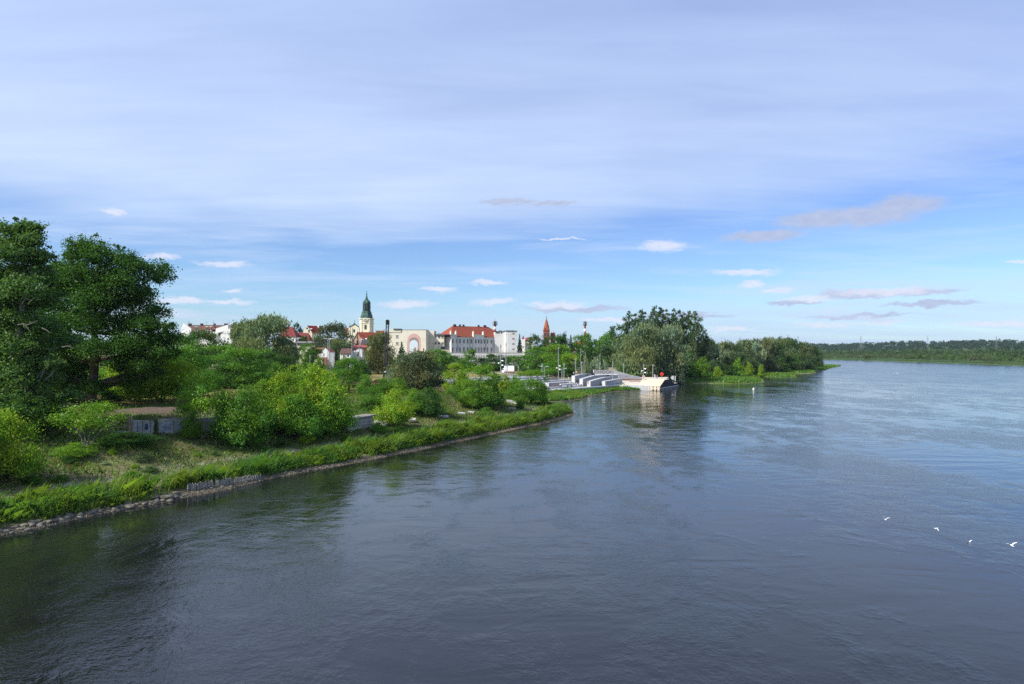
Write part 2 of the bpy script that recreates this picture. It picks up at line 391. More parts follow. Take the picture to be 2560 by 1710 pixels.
def blades(name, X, Y, Hh, W, lean, m, label=None, rnglean=.35, curl=.5):
    """two-segment tapering blades; lean = (x, y) bend of the tip as a share of the height"""
    k = len(X); Z = height(X, Y)-.04
    a = rng.random(k)*2*np.pi; tx, ty = np.cos(a)*W/2, np.sin(a)*W/2
    lx = (lean[0]+rng.normal(0, rnglean, k))*Hh; ly = (lean[1]+rng.normal(0, rnglean, k))*Hh
    B = np.stack([X, Y, Z], -1); Tn = np.stack([tx, ty, 0*tx], -1)
    M = B+np.stack([lx*.3, ly*.3, Hh*.6], -1); E = B+np.stack([lx, ly, Hh*(1-.25*np.minimum(1, np.hypot(lx, ly)/Hh))], -1)
    V = np.zeros((k, 5, 3)); V[:, 0] = B-Tn; V[:, 1] = B+Tn; V[:, 2] = M+Tn*.8; V[:, 3] = E; V[:, 4] = M-Tn*.8
    return tag(link(name, np_mesh(name, V, 5, m)), label, kind='stuff')
def scatter(n, x0, x1, y0, y1, keep):
    X = rng.uniform(x0, x1, n); Y = rng.uniform(y0, y1, n); s = sdist(X, Y, LAND); k = keep(X, Y, s)
    return X[k], Y[k], s[k]
# tall reeds in a belt along the near shore, bent by the wind towards the river
gap = lambda X, Y: (np.hypot(X+43.5, Y-47) > 3)
def belt(X, Y, s):
    wdt = 4.6+1.4*(fbm(X, Y, .2)-.5)*2
    pile = (Y > 64.5) & (Y < 73) & (s < 2.0)
    dens = sstep(fbm(X, Y, .45), .26, .48)
    return (s > .5+.6*fbm(X, Y, .6)) & (s < wdt) & ~pile & (rng.random(X.shape) < dens) & (Y < 156)
RD = leafmat('reed_blade', (.15, .26, .05), .45, .4, .02, .3)
X, Y, s = scatter(620000, -75, 22, 30, 158, belt)
hh = (.8+.8*rng.random(len(X)))*(.4+1.1*fbm(X, Y, .35))*np.clip((s-.4)/1.3, .5, 1)*1.4
print('reeds', len(X))
blades('reeds', X, Y, hh, .075, (.55, -.15), RD, 'belt of tall bright green reeds bent by wind along the near shore', .28)
# lower meadow on the bank slope, patchy, with dry stems
def mead(X, Y, s): return (s > 4.6) & (s < 40) & (Y < 185) & (rng.random(X.shape) < (.3+sstep(fbm(X, Y, .22), .34, .54)*.7)*np.clip(.35+(s-6)/12, .2, 1)*np.clip(1.3-s/45, .3, 1))
MG = leafmat('meadow_grass', (.095, .185, .03), .35, .45, .02, .2); MD = leafmat('dry_grass', (.20, .19, .075), .3, .4)
X, Y, s = scatter(420000, -95, 18, 38, 185, mead); print('meadow', len(X))
blades('meadow_grass', X, Y, .22+.38*rng.random(len(X))*(.4+fbm(X, Y, .4)*1.2), .08, (.2, 0), MG, 'low green meadow grass covering the near bank slope', .5)
X, Y, s = scatter(240000, -95, 18, 38, 185, lambda X, Y, s: (s > 5) & (s < 60) & (rng.random(X.shape) < .15+sstep(fbm(X+200, Y, .22), .42, .6)))
blades('dry_grass', X, Y, .18+.35*rng.random(len(X)), .07, (.2, 0), MD, 'straw coloured dry grass in patches on the near bank', .5)
# grass on the spit and floodplain further off
FG = leafmat('floodplain_grass', (.12, .23, .035), .4, .35, .02, .12)
X, Y, s = scatter(200000, 0, 60, 170, 262, lambda X, Y, s: (s > .8) & (s < 11) & (rng.random(X.shape) < sstep(fbm(X, Y, .18), .25, .45)) & ~((X > 44) & (Y > 243)))
blades('shore_grass', X, Y, .35+.7*rng.random(len(X))*fbm(X, Y, .2)*1.6, .16, (.3, 0), FG, 'tall green grass between the concrete plaza and the water', .4)
X, Y, s = scatter(420000, 62, 310, 255, 660, lambda X, Y, s: (s > 1.2) & (s < 40) & (rng.random(X.shape) < .15+sstep(fbm(X, Y, .07), .3, .5)))
blades('floodplain_grass', X, Y, (.5+1.1*rng.random(len(X)))*(.4+fbm(X, Y, .08)), .30, (.2, 0), FG, 'green floodplain grass below the right-hand tree line', .4); print('fp', len(X))

ROCK = mat('pale_rock', (.155,.14,.105), .85, .28, 3.0, bump=.5)
def rock_mesh(seed, n=1):
    import bmesh
    bm = bmesh.new(); bmesh.ops.create_icosphere(bm, subdivisions=2, radius=.5)
    rr = random.Random(seed); ph = [rr.uniform(0, 6) for _ in range(6)]
    sx, sy, sz = rr.uniform(.9, 1.2), rr.uniform(.7, .95), rr.uniform(.5, .75)
    for v in bm.verts:
        c = v.co; k = 1+.12*math.sin(c.x*6+ph[0])+.10*math.sin(c.y*7+ph[1])+.10*math.sin(c.z*6+ph[2])+rr.uniform(-.03, .03)
        v.co = Vector((c.x*sx*k, c.y*sy*k, max(c.z*sz*k, -.2)))
    me = bpy.data.meshes.new('shore_stone'); bm.to_mesh(me); bm.free(); me.materials.append(ROCK)
    me.polygons.foreach_set('use_smooth', [True]*len(me.polygons)); return me
rocks = [rock_mesh(i) for i in range(7)]
shore = [Vector(p) for p in LAND[:17]]
def along(sv):
    """point at arclength sv (metres) from the frame's left shore point, plus inland normal"""
    acc = 0
    for a, b_ in zip(shore[1:], shore[2:]):
        l = (b_-a).length
        if acc+l >= sv:
            t_ = (sv-acc)/l; d = (b_-a)/l; return a+d*(sv-acc), Vector((-d.y, d.x)), d
        acc += l
    return b_, Vector((-d.y, d.x)), d
rr = random.Random(3); sv = -6.0; n_st = 0
zone = lambda v: ('rounded grey stone at the reeds\' foot, left of the concrete piles' if v < 13 else
                  'pale shore stone lying below the row of concrete piles' if v < 24 else 'small pale stone below the reeds, right of the concrete piles')
big_at = {11.6: .85, 10.9: 1.0, 10.2: .7, 5.2: .7, 1.0: .75, 2.3: .8}
while sv < 62 and n_st < 270:
    for k_ in range(2 if sv < 30 else 1):
        a, nn, d_ = along(max(sv, .01)+0) if sv > 0 else (shore[1]+(shore[1]-shore[2]).normalized()*(-sv), Vector((-.87, .5)), Vector((.5, .87)))
        off = rr.uniform(.05, .7) if k_ == 0 else rr.uniform(.3, 1.15)
        p = a+nn*off+d_*rr.uniform(-.3, .3)
        sz_ = rr.uniform(.28, .62)*(1.15 if sv < 16 else .75)
        z = max(gz(p.x, p.y), -.02)-sz_*.1
        o = link('shore_stone', rocks[rr.randrange(7)], None, None, (p.x, p.y, z+sz_*.12), (rr.uniform(-.2, .2), rr.uniform(-.2, .2), rr.uniform(0, 6)))
        o.scale = (sz_*rr.uniform(.9, 1.4), sz_*rr.uniform(.9, 1.3), sz_)
        tag(o, zone(sv), 'stone', 'stones along the near waterline'); n_st += 1
    sv += rr.uniform(.30, .55) if sv < 24 else rr.uniform(.4, .9)
for (bx, by, sz_, lb) in ((391,1246,.75,'upright rounded boulder left of the two largest stones by the reeds'),(415,1250,1.0,'widest flat boulder at the end of the reeds before the piles'),(433,1246,.85,'large round boulder nearest the left end of the pile row')):
    x, y, z = hit(bx, by)
    o = link('boulder', rocks[int(bx) % 7], None, None, (x, y, z+.15), (0, 0, bx)); o.scale = (sz_*1.25, sz_, sz_*.9); tag(o, lb, 'boulder')
# fine gravel between the stones
k = 16000; sv_ = rng.uniform(-20, 118, k); PX = np.zeros(k); PY = np.zeros(k)
arc = [0]; 
for a, b_ in zip(shore[1:16], shore[2:17]): arc.append(arc[-1]+(b_-a).length)
sx = np.interp(sv_, arc, [p.x for p in shore[1:17]]); sy = np.interp(sv_, arc, [p.y for p in shore[1:17]])
neg = sv_ < 0; sx[neg] = shore[1].x+sv_[neg]*.5; sy[neg] = shore[1].y+sv_[neg]*.87
off = np.abs(rng.normal(0, .45, k))-.1; sx -= off*.87; sy += off*.5
rad = rng.uniform(.05, .16, k)
ang = np.array([0, 2.1, 4.2]); th = rng.random(k)*6
base3 = np.stack([sx[:, None]+np.cos(th[:, None]+ang)*rad[:, None], sy[:, None]+np.sin(th[:, None]+ang)*rad[:, None], np.zeros((k, 3))], -1)
zz = np.maximum(height(sx, sy), -.03); base3[..., 2] = zz[:, None]-.02
top = np.stack([sx, sy, zz+rad*.8], -1)
V = np.concatenate([np.stack([base3[:, i], base3[:, (i+1) % 3], top], 1) for i in range(3)], 0)
GR = mat('shore_gravel', (.135,.115,.08), .9, .35, 6.0)
tag(link('gravel', np_mesh('gravel', V, 3, GR)), 'fine pale gravel along the waterline', kind='stuff')
# ------------------------------------------------------------ trees
LEAF = leafmat('foliage', None, .42, .28, .012)
BARK = mat('bark', (.085, .07, .055), .95, .3, 8.0, bump=.4)
PALEBARK = mat('pale_bark', (.24, .22, .18), .95, .25, 8.0)
def unit(v): return v/np.maximum(np.linalg.norm(v, axis=-1, keepdims=True), 1e-9)
def leaves(cent, outw, leaf, rg, droop=0., jit=.75, up=.25):
    """leaf-sized quads around centres; normals lean outward from their bough"""
    k = len(cent)
    nrm = unit(outw*.75+rg.normal(0, jit, (k, 3))+np.array([0, 0, up]))
    t1 = unit(np.cross(nrm, rg.normal(0, 1, (k, 3))))
    if droop: t1 = unit(t1*(1-droop)+np.array([.15, 0, -1.])*droop); 
    t2 = unit(np.cross(nrm, t1)); L = leaf*rg.uniform(.55, 1.35, (k, 1))
    a = t1*L*(.5+.35*droop); b = t2*L*(.36-.14*droop)
    return np.stack([cent-a, cent-a*.1+b, cent+a, cent-a*.1-b], 1)
def fill_lobes(lobes, n, leaf, rg, droop=0., clump=.23, hang=0., shell=(.62, 1.05), flat=.8, perl=26):
    """lobes: rows x y z r. Leaves sit in clumps near each lobe's surface, so gaps and shadow open between them"""
    lobes = np.asarray(lobes, float); wgt = lobes[:, 3]**2; wgt /= wgt.sum()
    per = np.maximum((wgt*n).astype(int), 12); out = []
    for (x, y, z, r), m in zip(lobes, per):
        nc = max(6, m//perl)
        d = unit(rg.normal(0, 1, (nc, 3))); d[:, 2] = np.where(d[:, 2] < -.35, -d[:, 2]*.6, d[:, 2])
        cc = d*r*rg.uniform(*shell, (nc, 1))*np.array([1, 1, flat])
        pick = rg.integers(0, nc, m)
        cr = r*clump*rg.uniform(.6, 1.3, nc)[pick][:, None]
        p = cc[pick]+rg.normal(0, 1, (m, 3))*cr*np.array([1, 1, .75*min(1, flat/.7)])
        if hang: p[:, 2] -= np.abs(rg.normal(0, 1, m))*hang*r
        out.append(leaves(p+np.array([x, y, z]), unit(p), leaf, rg, droop))
    return np.concatenate(out)
def trunk_mesh(name, tr, lobes, rg, m, r0=.022, limbs=9, seg=5, wob=.03):
    """tr: trunk polyline; limbs curve from it into the lobes"""
    b = MB(); tr = [Vector(p) for p in tr]; nT = len(tr)
    b.tube(tr, [r0*(1-.75*i/(nT-1)) for i in range(nT)], 8)
    order = list(range(len(lobes))); rg.shuffle(order)
    for i in order[:limbs]:
        L = Vector(lobes[i][:3]); k = min(range(nT), key=lambda j: abs(tr[j].z-(L.z-.45*(L-tr[j]).length)) if j else 9)
        a = tr[k]; q = [a+(L-a)*t+Vector((rg.normal(0, wob), rg.normal(0, wob), rg.normal(0, wob)-.1*(L-a).length*math.sin(t*3.1)))*(0 if t in (0,) else 1) for t in (0, .33, .66, 1)]
        rr0 = r0*(1-.75*k/(nT-1))*.6
        b.tube(q, [rr0, rr0*.7, rr0*.45, rr0*.2], seg)
        for _ in range(2):
            e = q[2]+Vector(rg.normal(0, 1, 3))*lobes[i][3]*.9
            b.tube([q[2], (q[2]+e)/2+Vector((0, 0, .01)), e], [rr0*.4, rr0*.25, rr0*.1], 4)
    return b.mesh(name, m)
def proto(kind, seed, n, leaf, pale=False):
    rg = np.random.default_rng(seed); U = rg.uniform; lobes = []
    kw = {}; tr = [(0, 0, 0), (U(-.02, .02), U(-.02, .02), .3), (U(-.04, .04), U(-.04, .04), .62), (0, 0, .8)]; r0 = .02; limbs = 9
    if kind == 'bush':
        for i in range(15):
            a = U(0, 6.28); rad = .30*math.sqrt(U(0, 1)); z = U(.07, .78)*(1-.55*(rad/.3)**2)
            lobes.append((math.cos(a)*rad*1.15, math.sin(a)*rad*1.15, z, U(.13, .23)))
        lobes += [(.05, 0, .72, .17), (-.1, .05, .62, .18), (.1, -.1, .4, .22)]+[(math.cos(i*1.05)*.26, math.sin(i*1.05)*.26, U(.06, .2), .15) for i in range(6)]
        r0 = .012; kw = dict(clump=.30, shell=(.5, 1.25))
    elif kind == 'round':
        for i in range(17):
            a = U(0, 6.28); e = U(-.9, 1.3); rad = .31*math.cos(e)*U(.7, 1.05)
            lobes.append((math.cos(a)*rad, math.sin(a)*rad, .47+.40*math.sin(e), U(.11, .20)))
        lobes += [(0, 0, .5, .27), (0, .02, .84, .12), (.1, .1, .25, .2), (-.1, -.1, .22, .2), (.2, -.1, .14, .13), (-.2, .08, .15, .14), (0, -.22, .13, .14)]
    elif kind == 'willow':
        for i in range(22):
            a = U(0, 6.28); e = U(-.85, 1.35); rad = .36*math.cos(e)*U(.7, 1.08)
            lobes.append((math.cos(a)*rad, math.sin(a)*rad, .50+.40*math.sin(e), U(.09, .17)))
        lobes += [(0, 0, .5, .28), (.12, 0, .25, .2), (-.12, 0, .25, .2), (0, .12, .22, .2), (0, -.12, .25, .2)]; kw = dict(droop=.65, hang=.5, clump=.28)
    elif kind == 'poplar':
        for i in range(40):
            z = .12+.83*(i/39.); a = i*2.4+U(-.5, .5); wv = max(.3, math.sin(min(1, z*1.08)*2.75))**.6
            lobes.append((math.cos(a)*.30*wv*U(.3, 1), math.sin(a)*.30*wv*U(.3, 1), z, U(.12, .2)*max(.5, wv)))
        tr = [(0, 0, 0), (.01, 0, .35), (-.01, 0, .7), (0, 0, .97)]; r0 = .016; kw = dict(flat=.36, clump=.26); limbs = 14
    elif kind == 'spruce':
        for i in range(46):
            z = .10+.86*(i/45.)**.9; a = i*2.4; rad = .36*(1-z)**.85
            lobes.append((math.cos(a)*rad*.62, math.sin(a)*rad*.62, z, max(.025, rad*.5)))
        tr = [(0, 0, 0), (0, 0, .5), (0, 0, .98)]; r0 = .016; kw = dict(flat=.35, hang=.12, clump=.3); limbs = 14
    elif kind == 'sapling':
        for i in range(13):
            a = U(0, 6.28); z = U(.42, .92); rad = .36*math.sqrt(U(0, 1))*(1.25-z*.7)
            lobes.append((math.cos(a)*rad, math.sin(a)*rad, z, U(.09, .17)))
        r0 = .009; kw = dict(clump=.42, shell=(.3, 1.0)); limbs = 10
    lobes = np.array(lobes)
    Vq = fill_lobes(lobes, n, leaf, rg, **kw)
    ext = np.abs(np.quantile(Vq[:, 0, :2], [.01, .99], axis=0)).max(); zt = np.quantile(Vq[:, 0, 2], .997)
    sc = np.array([.5/ext, .5/ext, 1/zt]); cq = Vq.mean(1, keepdims=True); off = Vq-cq; asp = {'bush': 1.25, 'round': .95, 'willow': .95, 'poplar': .33, 'spruce': .5, 'sapling': 1.1}[kind]
    Vq = cq*sc+off*np.array([1/asp, 1/asp, 1])
    Vq[..., 2] = np.maximum(Vq[..., 2], .01)
    lb = lobes.copy(); lb[:, :3] *= sc
    cm = np_mesh('crown', Vq, 4, LEAF)
    if kind in ('bush', 'sapling'):
        b = MB()
        for i in range(5 if kind == 'sapling' else 6):
            L = Vector(lb[(i*3) % len(lb)][:3]); a0 = Vector((rg.normal(0, .015), rg.normal(0, .015), 0))
            mid = a0.lerp(L, .5)+Vector((0, 0, .10)); b.tube([a0, a0.lerp(mid, .6)+Vector((0, 0, .03)), mid, L], [r0, r0*.8, r0*.55, r0*.2], 5)
            for j in range(3):
                e = L+Vector(rg.normal(0, .09, 3)); b.tube([mid, mid.lerp(e, .6), e], [r0*.4, r0*.25, r0*.1], 4)
        tm = b.mesh('trunk', PALEBARK if kind == 'sapling' else BARK)
    else: tm = trunk_mesh('trunk', tr, lb, rg, PALEBARK if pale else BARK, r0, limbs, wob=.012)
    return cm, tm
PR = {}
for kd, lst in {'bush': [(1,13000,.036),(2,13000,.036),(3,13000,.036),(4,5000,.062)], 'round': [(5,11000,.028),(6,11000,.028),(7,5200,.042),(8,5200,.042),(9,5200,.042)],
                'willow': [(10,13000,.032),(11,13000,.032),(12,7500,.044),(13,7500,.044),(14,7500,.044)], 'poplar': [(15,9000,.020),(16,9000,.020),(17,9000,.020)],
                'spruce': [(18,3600,.045),(19,3600,.045)], 'sapling': [(20,4200,.034),(21,4200,.034),(22,4200,.034)]}.items():
    PR[kd] = [proto(kd, *a, pale=(kd == 'poplar')) for a in lst]
FINE = {'bush': 3, 'round': 2, 'willow': 2, 'poplar': 3, 'spruce': 2, 'sapling': 3}
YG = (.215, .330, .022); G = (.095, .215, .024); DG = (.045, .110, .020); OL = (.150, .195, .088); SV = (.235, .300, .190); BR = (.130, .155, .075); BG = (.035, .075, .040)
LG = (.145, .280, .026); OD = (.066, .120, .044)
tr_rand = random.Random(77); tree_ct = {}
def tree(kind, px, top, wpx, col, label, b=None, d=None, name=None, cat=None, group=None, ov=None, zoff=0):
    if b is not None: x, y, z = hit(px, b)
    else: x, y = (px-CX)/F*d, d; z = gz(x, y)
    h = HC-(top-HY)/F*y-z; wd = wpx/F*y*1.04
    big = y < 175 or wpx > 88; pool = PR[kind]; nf_ = FINE[kind]
    cand = pool[:nf_] if (big or len(pool) == nf_) else pool[nf_:]
    i = tree_ct.get((kind, big), 0); tree_ct[(kind, big)] = i+1
    cm, tm = cand[i % len(cand)]
    nm = name or {'bush': 'bush', 'sapling': 'young_tree', 'round': 'broadleaf_tree', 'willow': 'willow_tree', 'poplar': 'poplar_tree', 'spruce': 'spruce_tree'}[kind]
    e = empty(nm, (x, y, z-.05), label, cat or ('bush' if nm in ('bush', 'bramble') else 'tree'), group, tr_rand.uniform(0, 6.28))
    e.scale = (wd, wd*tr_rand.uniform(.85, 1.05), h)
    t_ = link('trunk', tm, None, e); c_ = link('crown', cm, None, e)
    f = tr_rand.uniform(.88, 1.12); c_.color = (col[0]*f, col[1]*f, col[2]*f, 1)
    return e
# ---- the two great trees at the left, bough by bough
def hero(name, label, px, by, tr, lobes, n, leaf, col, barkm, seed, r0, limbs, extra=None, **kw):
    rg = np.random.default_rng(seed); x, y, z = hit(px, by); k = y/F
    L = [((a-px)*k, dy, HC-(bb-HY)*k-z, r*k) for (a, bb, r, dy) in lobes]
    L = L+[(a+rg.normal(0, r*.5), dy+rg.choice([-1, 1])*rg.uniform(.6, 1.2)*r, zz, r*.9) for (a, dy, zz, r) in L]
    S2 = []
    for i in range(110):
        a, dy, zz, r = L[rg.integers(len(L))]; u = unit(rg.normal(0, 1, 3)+np.array([.25, 0, .35])); q = r*rg.uniform(1.0, 1.5)
        S2.append((a+u[0]*q, dy+u[1]*q, zz+u[2]*q, r*rg.uniform(.16, .32)))
    L = L+S2
    e = empty(name, (x, y, z-.1), label, 'tree')
    T = [((a-px)*k, dy, HC-(bb-HY)*k-z) for (a, bb, dy) in tr]
    T[0] = (0, 0, 0)
    link('trunk', trunk_mesh('trunk', T, L, rg, barkm, r0, limbs, 6, .25), None, e)
    c_ = link('crown', np_mesh('crown', fill_lobes(L, n, leaf, rg, **kw), 4, LEAF), None, e); c_.color = col+(1,)
    return e
big1 = [(232,618,34,0),(205,640,34,2),(262,640,36,-1),(300,648,34,1),(345,668,34,0),(375,690,26,1),(330,700,40,-2),(280,690,46,2),(225,690,46,-2),(178,690,38,1),
        (150,720,42,0),(200,745,50,3),(255,750,48,-3),(310,750,44,1),(352,730,30,-1),(150,790,46,2),(235,810,48,-3),(300,808,46,3),(350,800,40,0),(380,775,24,1),
        (395,815,28,-1),(425,812,16,0),(140,850,40,1),(190,870,42,-3),(355,850,40,2),(405,848,34,0),(430,838,20,0),(300,860,34,4),(255,870,36,-4),
        (345,895,32,1),(400,880,26,-1),(290,915,28,2),(175,920,38,0),(120,900,36,1),(330,940,26,0),(200,960,30,2),(260,965,22,-2),(155,965,30,-1),(375,910,28,-2),(415,880,24,1),(390,930,22,0),(310,950,26,3),(350,860,44,-3),(120,820,40,0),(110,870,40,-2),(130,930,36,1),(150,668,26,0),(135,700,34,2),(165,700,30,-2),(130,760,40,1),(230,700,40,3),(85,1040,26,0),(130,1035,28,1),(180,1010,24,0),(110,985,36,2)]
hero('broadleaf_tree', 'huge dark spreading tree with thick trunk standing above the concrete retaining wall', 227, 1019,
     [(227,1019,0),(232,960,0),(238,900,0),(225,830,1),(235,760,0),(250,690,0)], big1, 170000, .27, (.055,.130,.020), BARK, 31, .75, 30, clump=.22, perl=30, shell=(.45, 1.28), hang=.25)
big2 = [(15,572,26,0),(62,566,24,0),(48,590,30,1),(88,598,22,-1),(102,640,24,0),(10,620,36,1),(-40,610,40,0),(60,640,38,-1),(20,680,40,2),(90,680,34,0),(120,700,22,-1),
        (-60,680,50,1),(50,730,42,-2),(0,750,46,2),(100,745,32,1),(-70,770,52,0),(45,800,42,1),(100,810,30,-1),(-10,830,46,0),(70,860,42,-2),(135,850,24,1),(-70,860,50,0),
        (20,890,42,2),(110,900,36,-1),(60,930,40,0),(-20,950,42,0),(160,905,20,-2),(120,950,30,0),(-80,950,50,0),(30,985,34,-1),(90,995,32,0),(140,1000,24,-1),(-30,1020,40,0),(180,985,20,0)]
hero('poplar_tree', 'tall grey-green tree with whitish limbs filling the left edge', 62, 1066,
     [(62,1066,0),(66,980,0),(62,880,-1),(72,760,-1),(60,680,0),(58,600,0)], big2, 140000, .25, (.095,.175,.045), PALEBARK, 32, .5, 30, clump=.24, shell=(.4, 1.3), perl=26, hang=.2)
# dead white branches caught in the left tree's crown
b = MB(); x0, y0, z0 = hit(62, 1066)
for pts in ([(44,812),(62,810),(70,822),(76,828)],[(62,815),(80,808),(95,801)],[(104,820),(118,826),(126,833)],[(155,868),(170,865),(186,871)],[(56,760),(60,750),(66,748)],[(72,757),(82,748),(88,745)]):
    q = [P(a, c, y0-4.2)-Vector((x0, y0, z0-.1)) for a, c in pts]; b.tube(q, [.07]+[.05]*(len(q)-2)+[.02], 5)
hb = [o for o in COL.objects if o.name == 'poplar_tree'][0]
b.build('dead_branch', mat('bleached_wood', (.15,.135,.11), .9, .15, 4), hb)

T = tree
# ---- near bank
T('bush', 12, 1022, 165, YG, 'bright yellow-green bush cut off by the left edge, above the reeds', b=1200)
T('bush', -70, 1040, 150, G, 'bush outside the left edge of the view', b=1215)
T('sapling', 215, 1000, 165, LG, 'multi-stemmed small tree with pale bare stems left of the concrete wall', b=1128)
T('bush', 318, 1078, 135, DG, 'low dark bramble mound in front of the graffitied wall', b=1113, name='bramble')
T('bush', 560, 1010, 60, G, 'leafy shrub against the wall right of the slender young tree', b=1096)
T('sapling', 508, 935, 150, LG, 'slender young tree with pale forked stems in front of the right wall panel', b=1098)
T('bush', 480, 1030, 50, LG, 'small leafy shrub against the wall left of the slender young tree', b=1098)
T('bush', 614, 965, 140, G, 'rounded mid-green bush right of the slender young tree', b=1115)
T('bush', 706, 925, 130, YG, 'large yellow-green bush, left one of the cluster behind the leaning wall block', b=1078)
T('bush', 790, 918, 150, YG, 'tallest yellow-green bush of the cluster behind the leaning wall block', b=1074)
T('bush', 830, 955, 105, LG, 'bright bush hanging over the left end of the leaning wall block', b=1085)
T('bush', 740, 985, 130, G, 'dense green bush at the front of the yellow-green cluster', b=1094)
T('bush', 655, 950, 90, LG, 'light green bush between the rounded bush and the yellow-green cluster', b=1075)
T('bush', 768, 1080, 42, YG, 'small bright shrub alone on the grass below the cluster', b=1110)
T('bush', 703, 1095, 34, DG, 'small dark shrub alone on the slope below the cluster', b=1118)
T('bush', 863, 1083, 22, G, 'tiny green shrub left of the leaning wall block base', b=1103)
T('bush', 945, 1054, 42, G, 'low shrub growing at the right end of the leaning wall block', b=1081)
T('round', 872, 893, 82, G, 'green tree between the yellow-green cluster and the lattice crane boom', b=977)
T('bush', 916, 935, 48, G, 'shrub beside the green tree left of the crane boom', b=988)
T('bush', 858, 945, 30, BR, 'grey-brown shrub behind the yellow-green cluster', b=985)
T('bush', 934, 964, 74, G, 'round dense green bush below the crane boom', b=1027)
T('bush', 984, 972, 92, YG, 'yellow-tinged bush above the broken concrete slabs', b=1068)
T('bush', 993, 944, 62, LG, 'bright bush just right of the crane base', b=986)
T('bush', 955, 945, 50, G, 'low bush hiding the crane base', b=988)
T('bush', 1034, 972, 56, LG, 'light green bush between the yellow-tinged bush and the dark one', b=1034)
T('bush', 1073, 968, 84, DG, 'dark green broad bush right of the light green one', b=1040)
T('bush', 1020, 1000, 45, YG, 'small yellowish bush in front of the dark green broad bush', b=1038)
T('willow', 1034, 876, 135, BR, 'broad grey-brown willow right of the crane boom', b=976)
T('bush', 1000, 905, 70, OL, 'olive bushy willow against the left side of the broad willow', b=972)
T('bush', 1078, 900, 64, BR, 'grey-brown willow bush against the right side of the broad willow', b=974)
T('round', 1136, 906, 66, YG, 'bright yellow-green tree standing on the dry lawn', b=988)
T('round', 1202, 912, 112, LG, 'broad green tree at the centre of the spit', b=1014)
T('bush', 1200, 955, 100, G, 'leafy undergrowth below the broad central tree', b=1016)
T('sapling', 1131, 962, 34, G, 'thin young tree left of the broad central tree', b=1018)
T('bush', 1172, 972, 48, LG, 'bush at the left foot of the broad central tree', b=1019)
T('bush', 1243, 970, 36, DG, 'narrow dark bush at the right foot of the broad central tree', b=1014)
T('bush', 1262, 935, 38, YG, 'small yellow-green bush hiding the near end of the plaza', b=992)
T('bush', 1288, 938, 44, G, 'green bush between the small yellow one and the last tree on the spit', b=994)
T('round', 1327, 924, 92, LG, 'last tall tree at the tip of the spit, left of the skate ramps', b=1008)
T('bush', 1300, 955, 70, G, 'bush under the last tall tree of the spit', b=1006)
T('bush', 1352, 955, 40, G, 'bush on the right side of the last tall tree of the spit', b=1006)
T('bush', 1215, 1017, 42, G, 'small round shrub alone on the spit grass', b=1043)
T('bush', 1300, 1002, 22, DG, 'tiny dark round shrub near the spit tip', b=1022)
T('bush', 1358, 1000, 46, DG, 'low dark bramble on the inner shore of the bay', b=1014, name='bramble')
for (a, b_, w_, h_, c, lb) in ((170,1160,34,24,DG,'small dark weed clump below the pale-stemmed tree'),(355,1152,48,24,OL,'spiky grey-green weed clump in the middle of the slope'),(328,1192,38,16,G,'low weed clump at the edge of the stony path'),
        (376,1182,34,18,OD,'dark weed clump right of the spiky one'),(149,1204,40,18,G,'weed clump on the brown slope at the left'),(495,1143,18,14,LG,'bright weed tuft right of the middle of the slope'),(538,1139,20,12,DG,'dark weed tuft under the rounded bush'),
        (190,1140,100,34,LG,'wide patch of bright nettles under the pale-stemmed tree'),(281,1136,22,18,YG,'bright nettle tuft right of the pale-stemmed tree'),(263,1163,20,12,SV,'silvery weed tuft left of the spiky clump'),
        (80,1210,46,22,G,'weed clump at the far left of the slope'),(337,1170,18,12,YG,'yellow-green tuft in front of the spiky clump'),(660,1128,30,14,G,'weed clump below the yellow-green cluster'),
        (1000,1080,60,14,DG,'low dark growth under the broken slabs'),(1120,1060,50,12,G,'low growth on the spit grass'),(1175,1050,26,9,G,'low tuft left of the small round shrub')):
    T('bush', a, b_-h_, w_, c, lb, b=b_, name='weed_clump', cat='weeds')
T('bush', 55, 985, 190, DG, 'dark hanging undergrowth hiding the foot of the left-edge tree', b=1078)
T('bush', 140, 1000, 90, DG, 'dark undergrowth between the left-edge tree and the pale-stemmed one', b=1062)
T('bush', 275, 975, 60, DG, 'dark undergrowth at the right foot of the huge tree', b=1012)
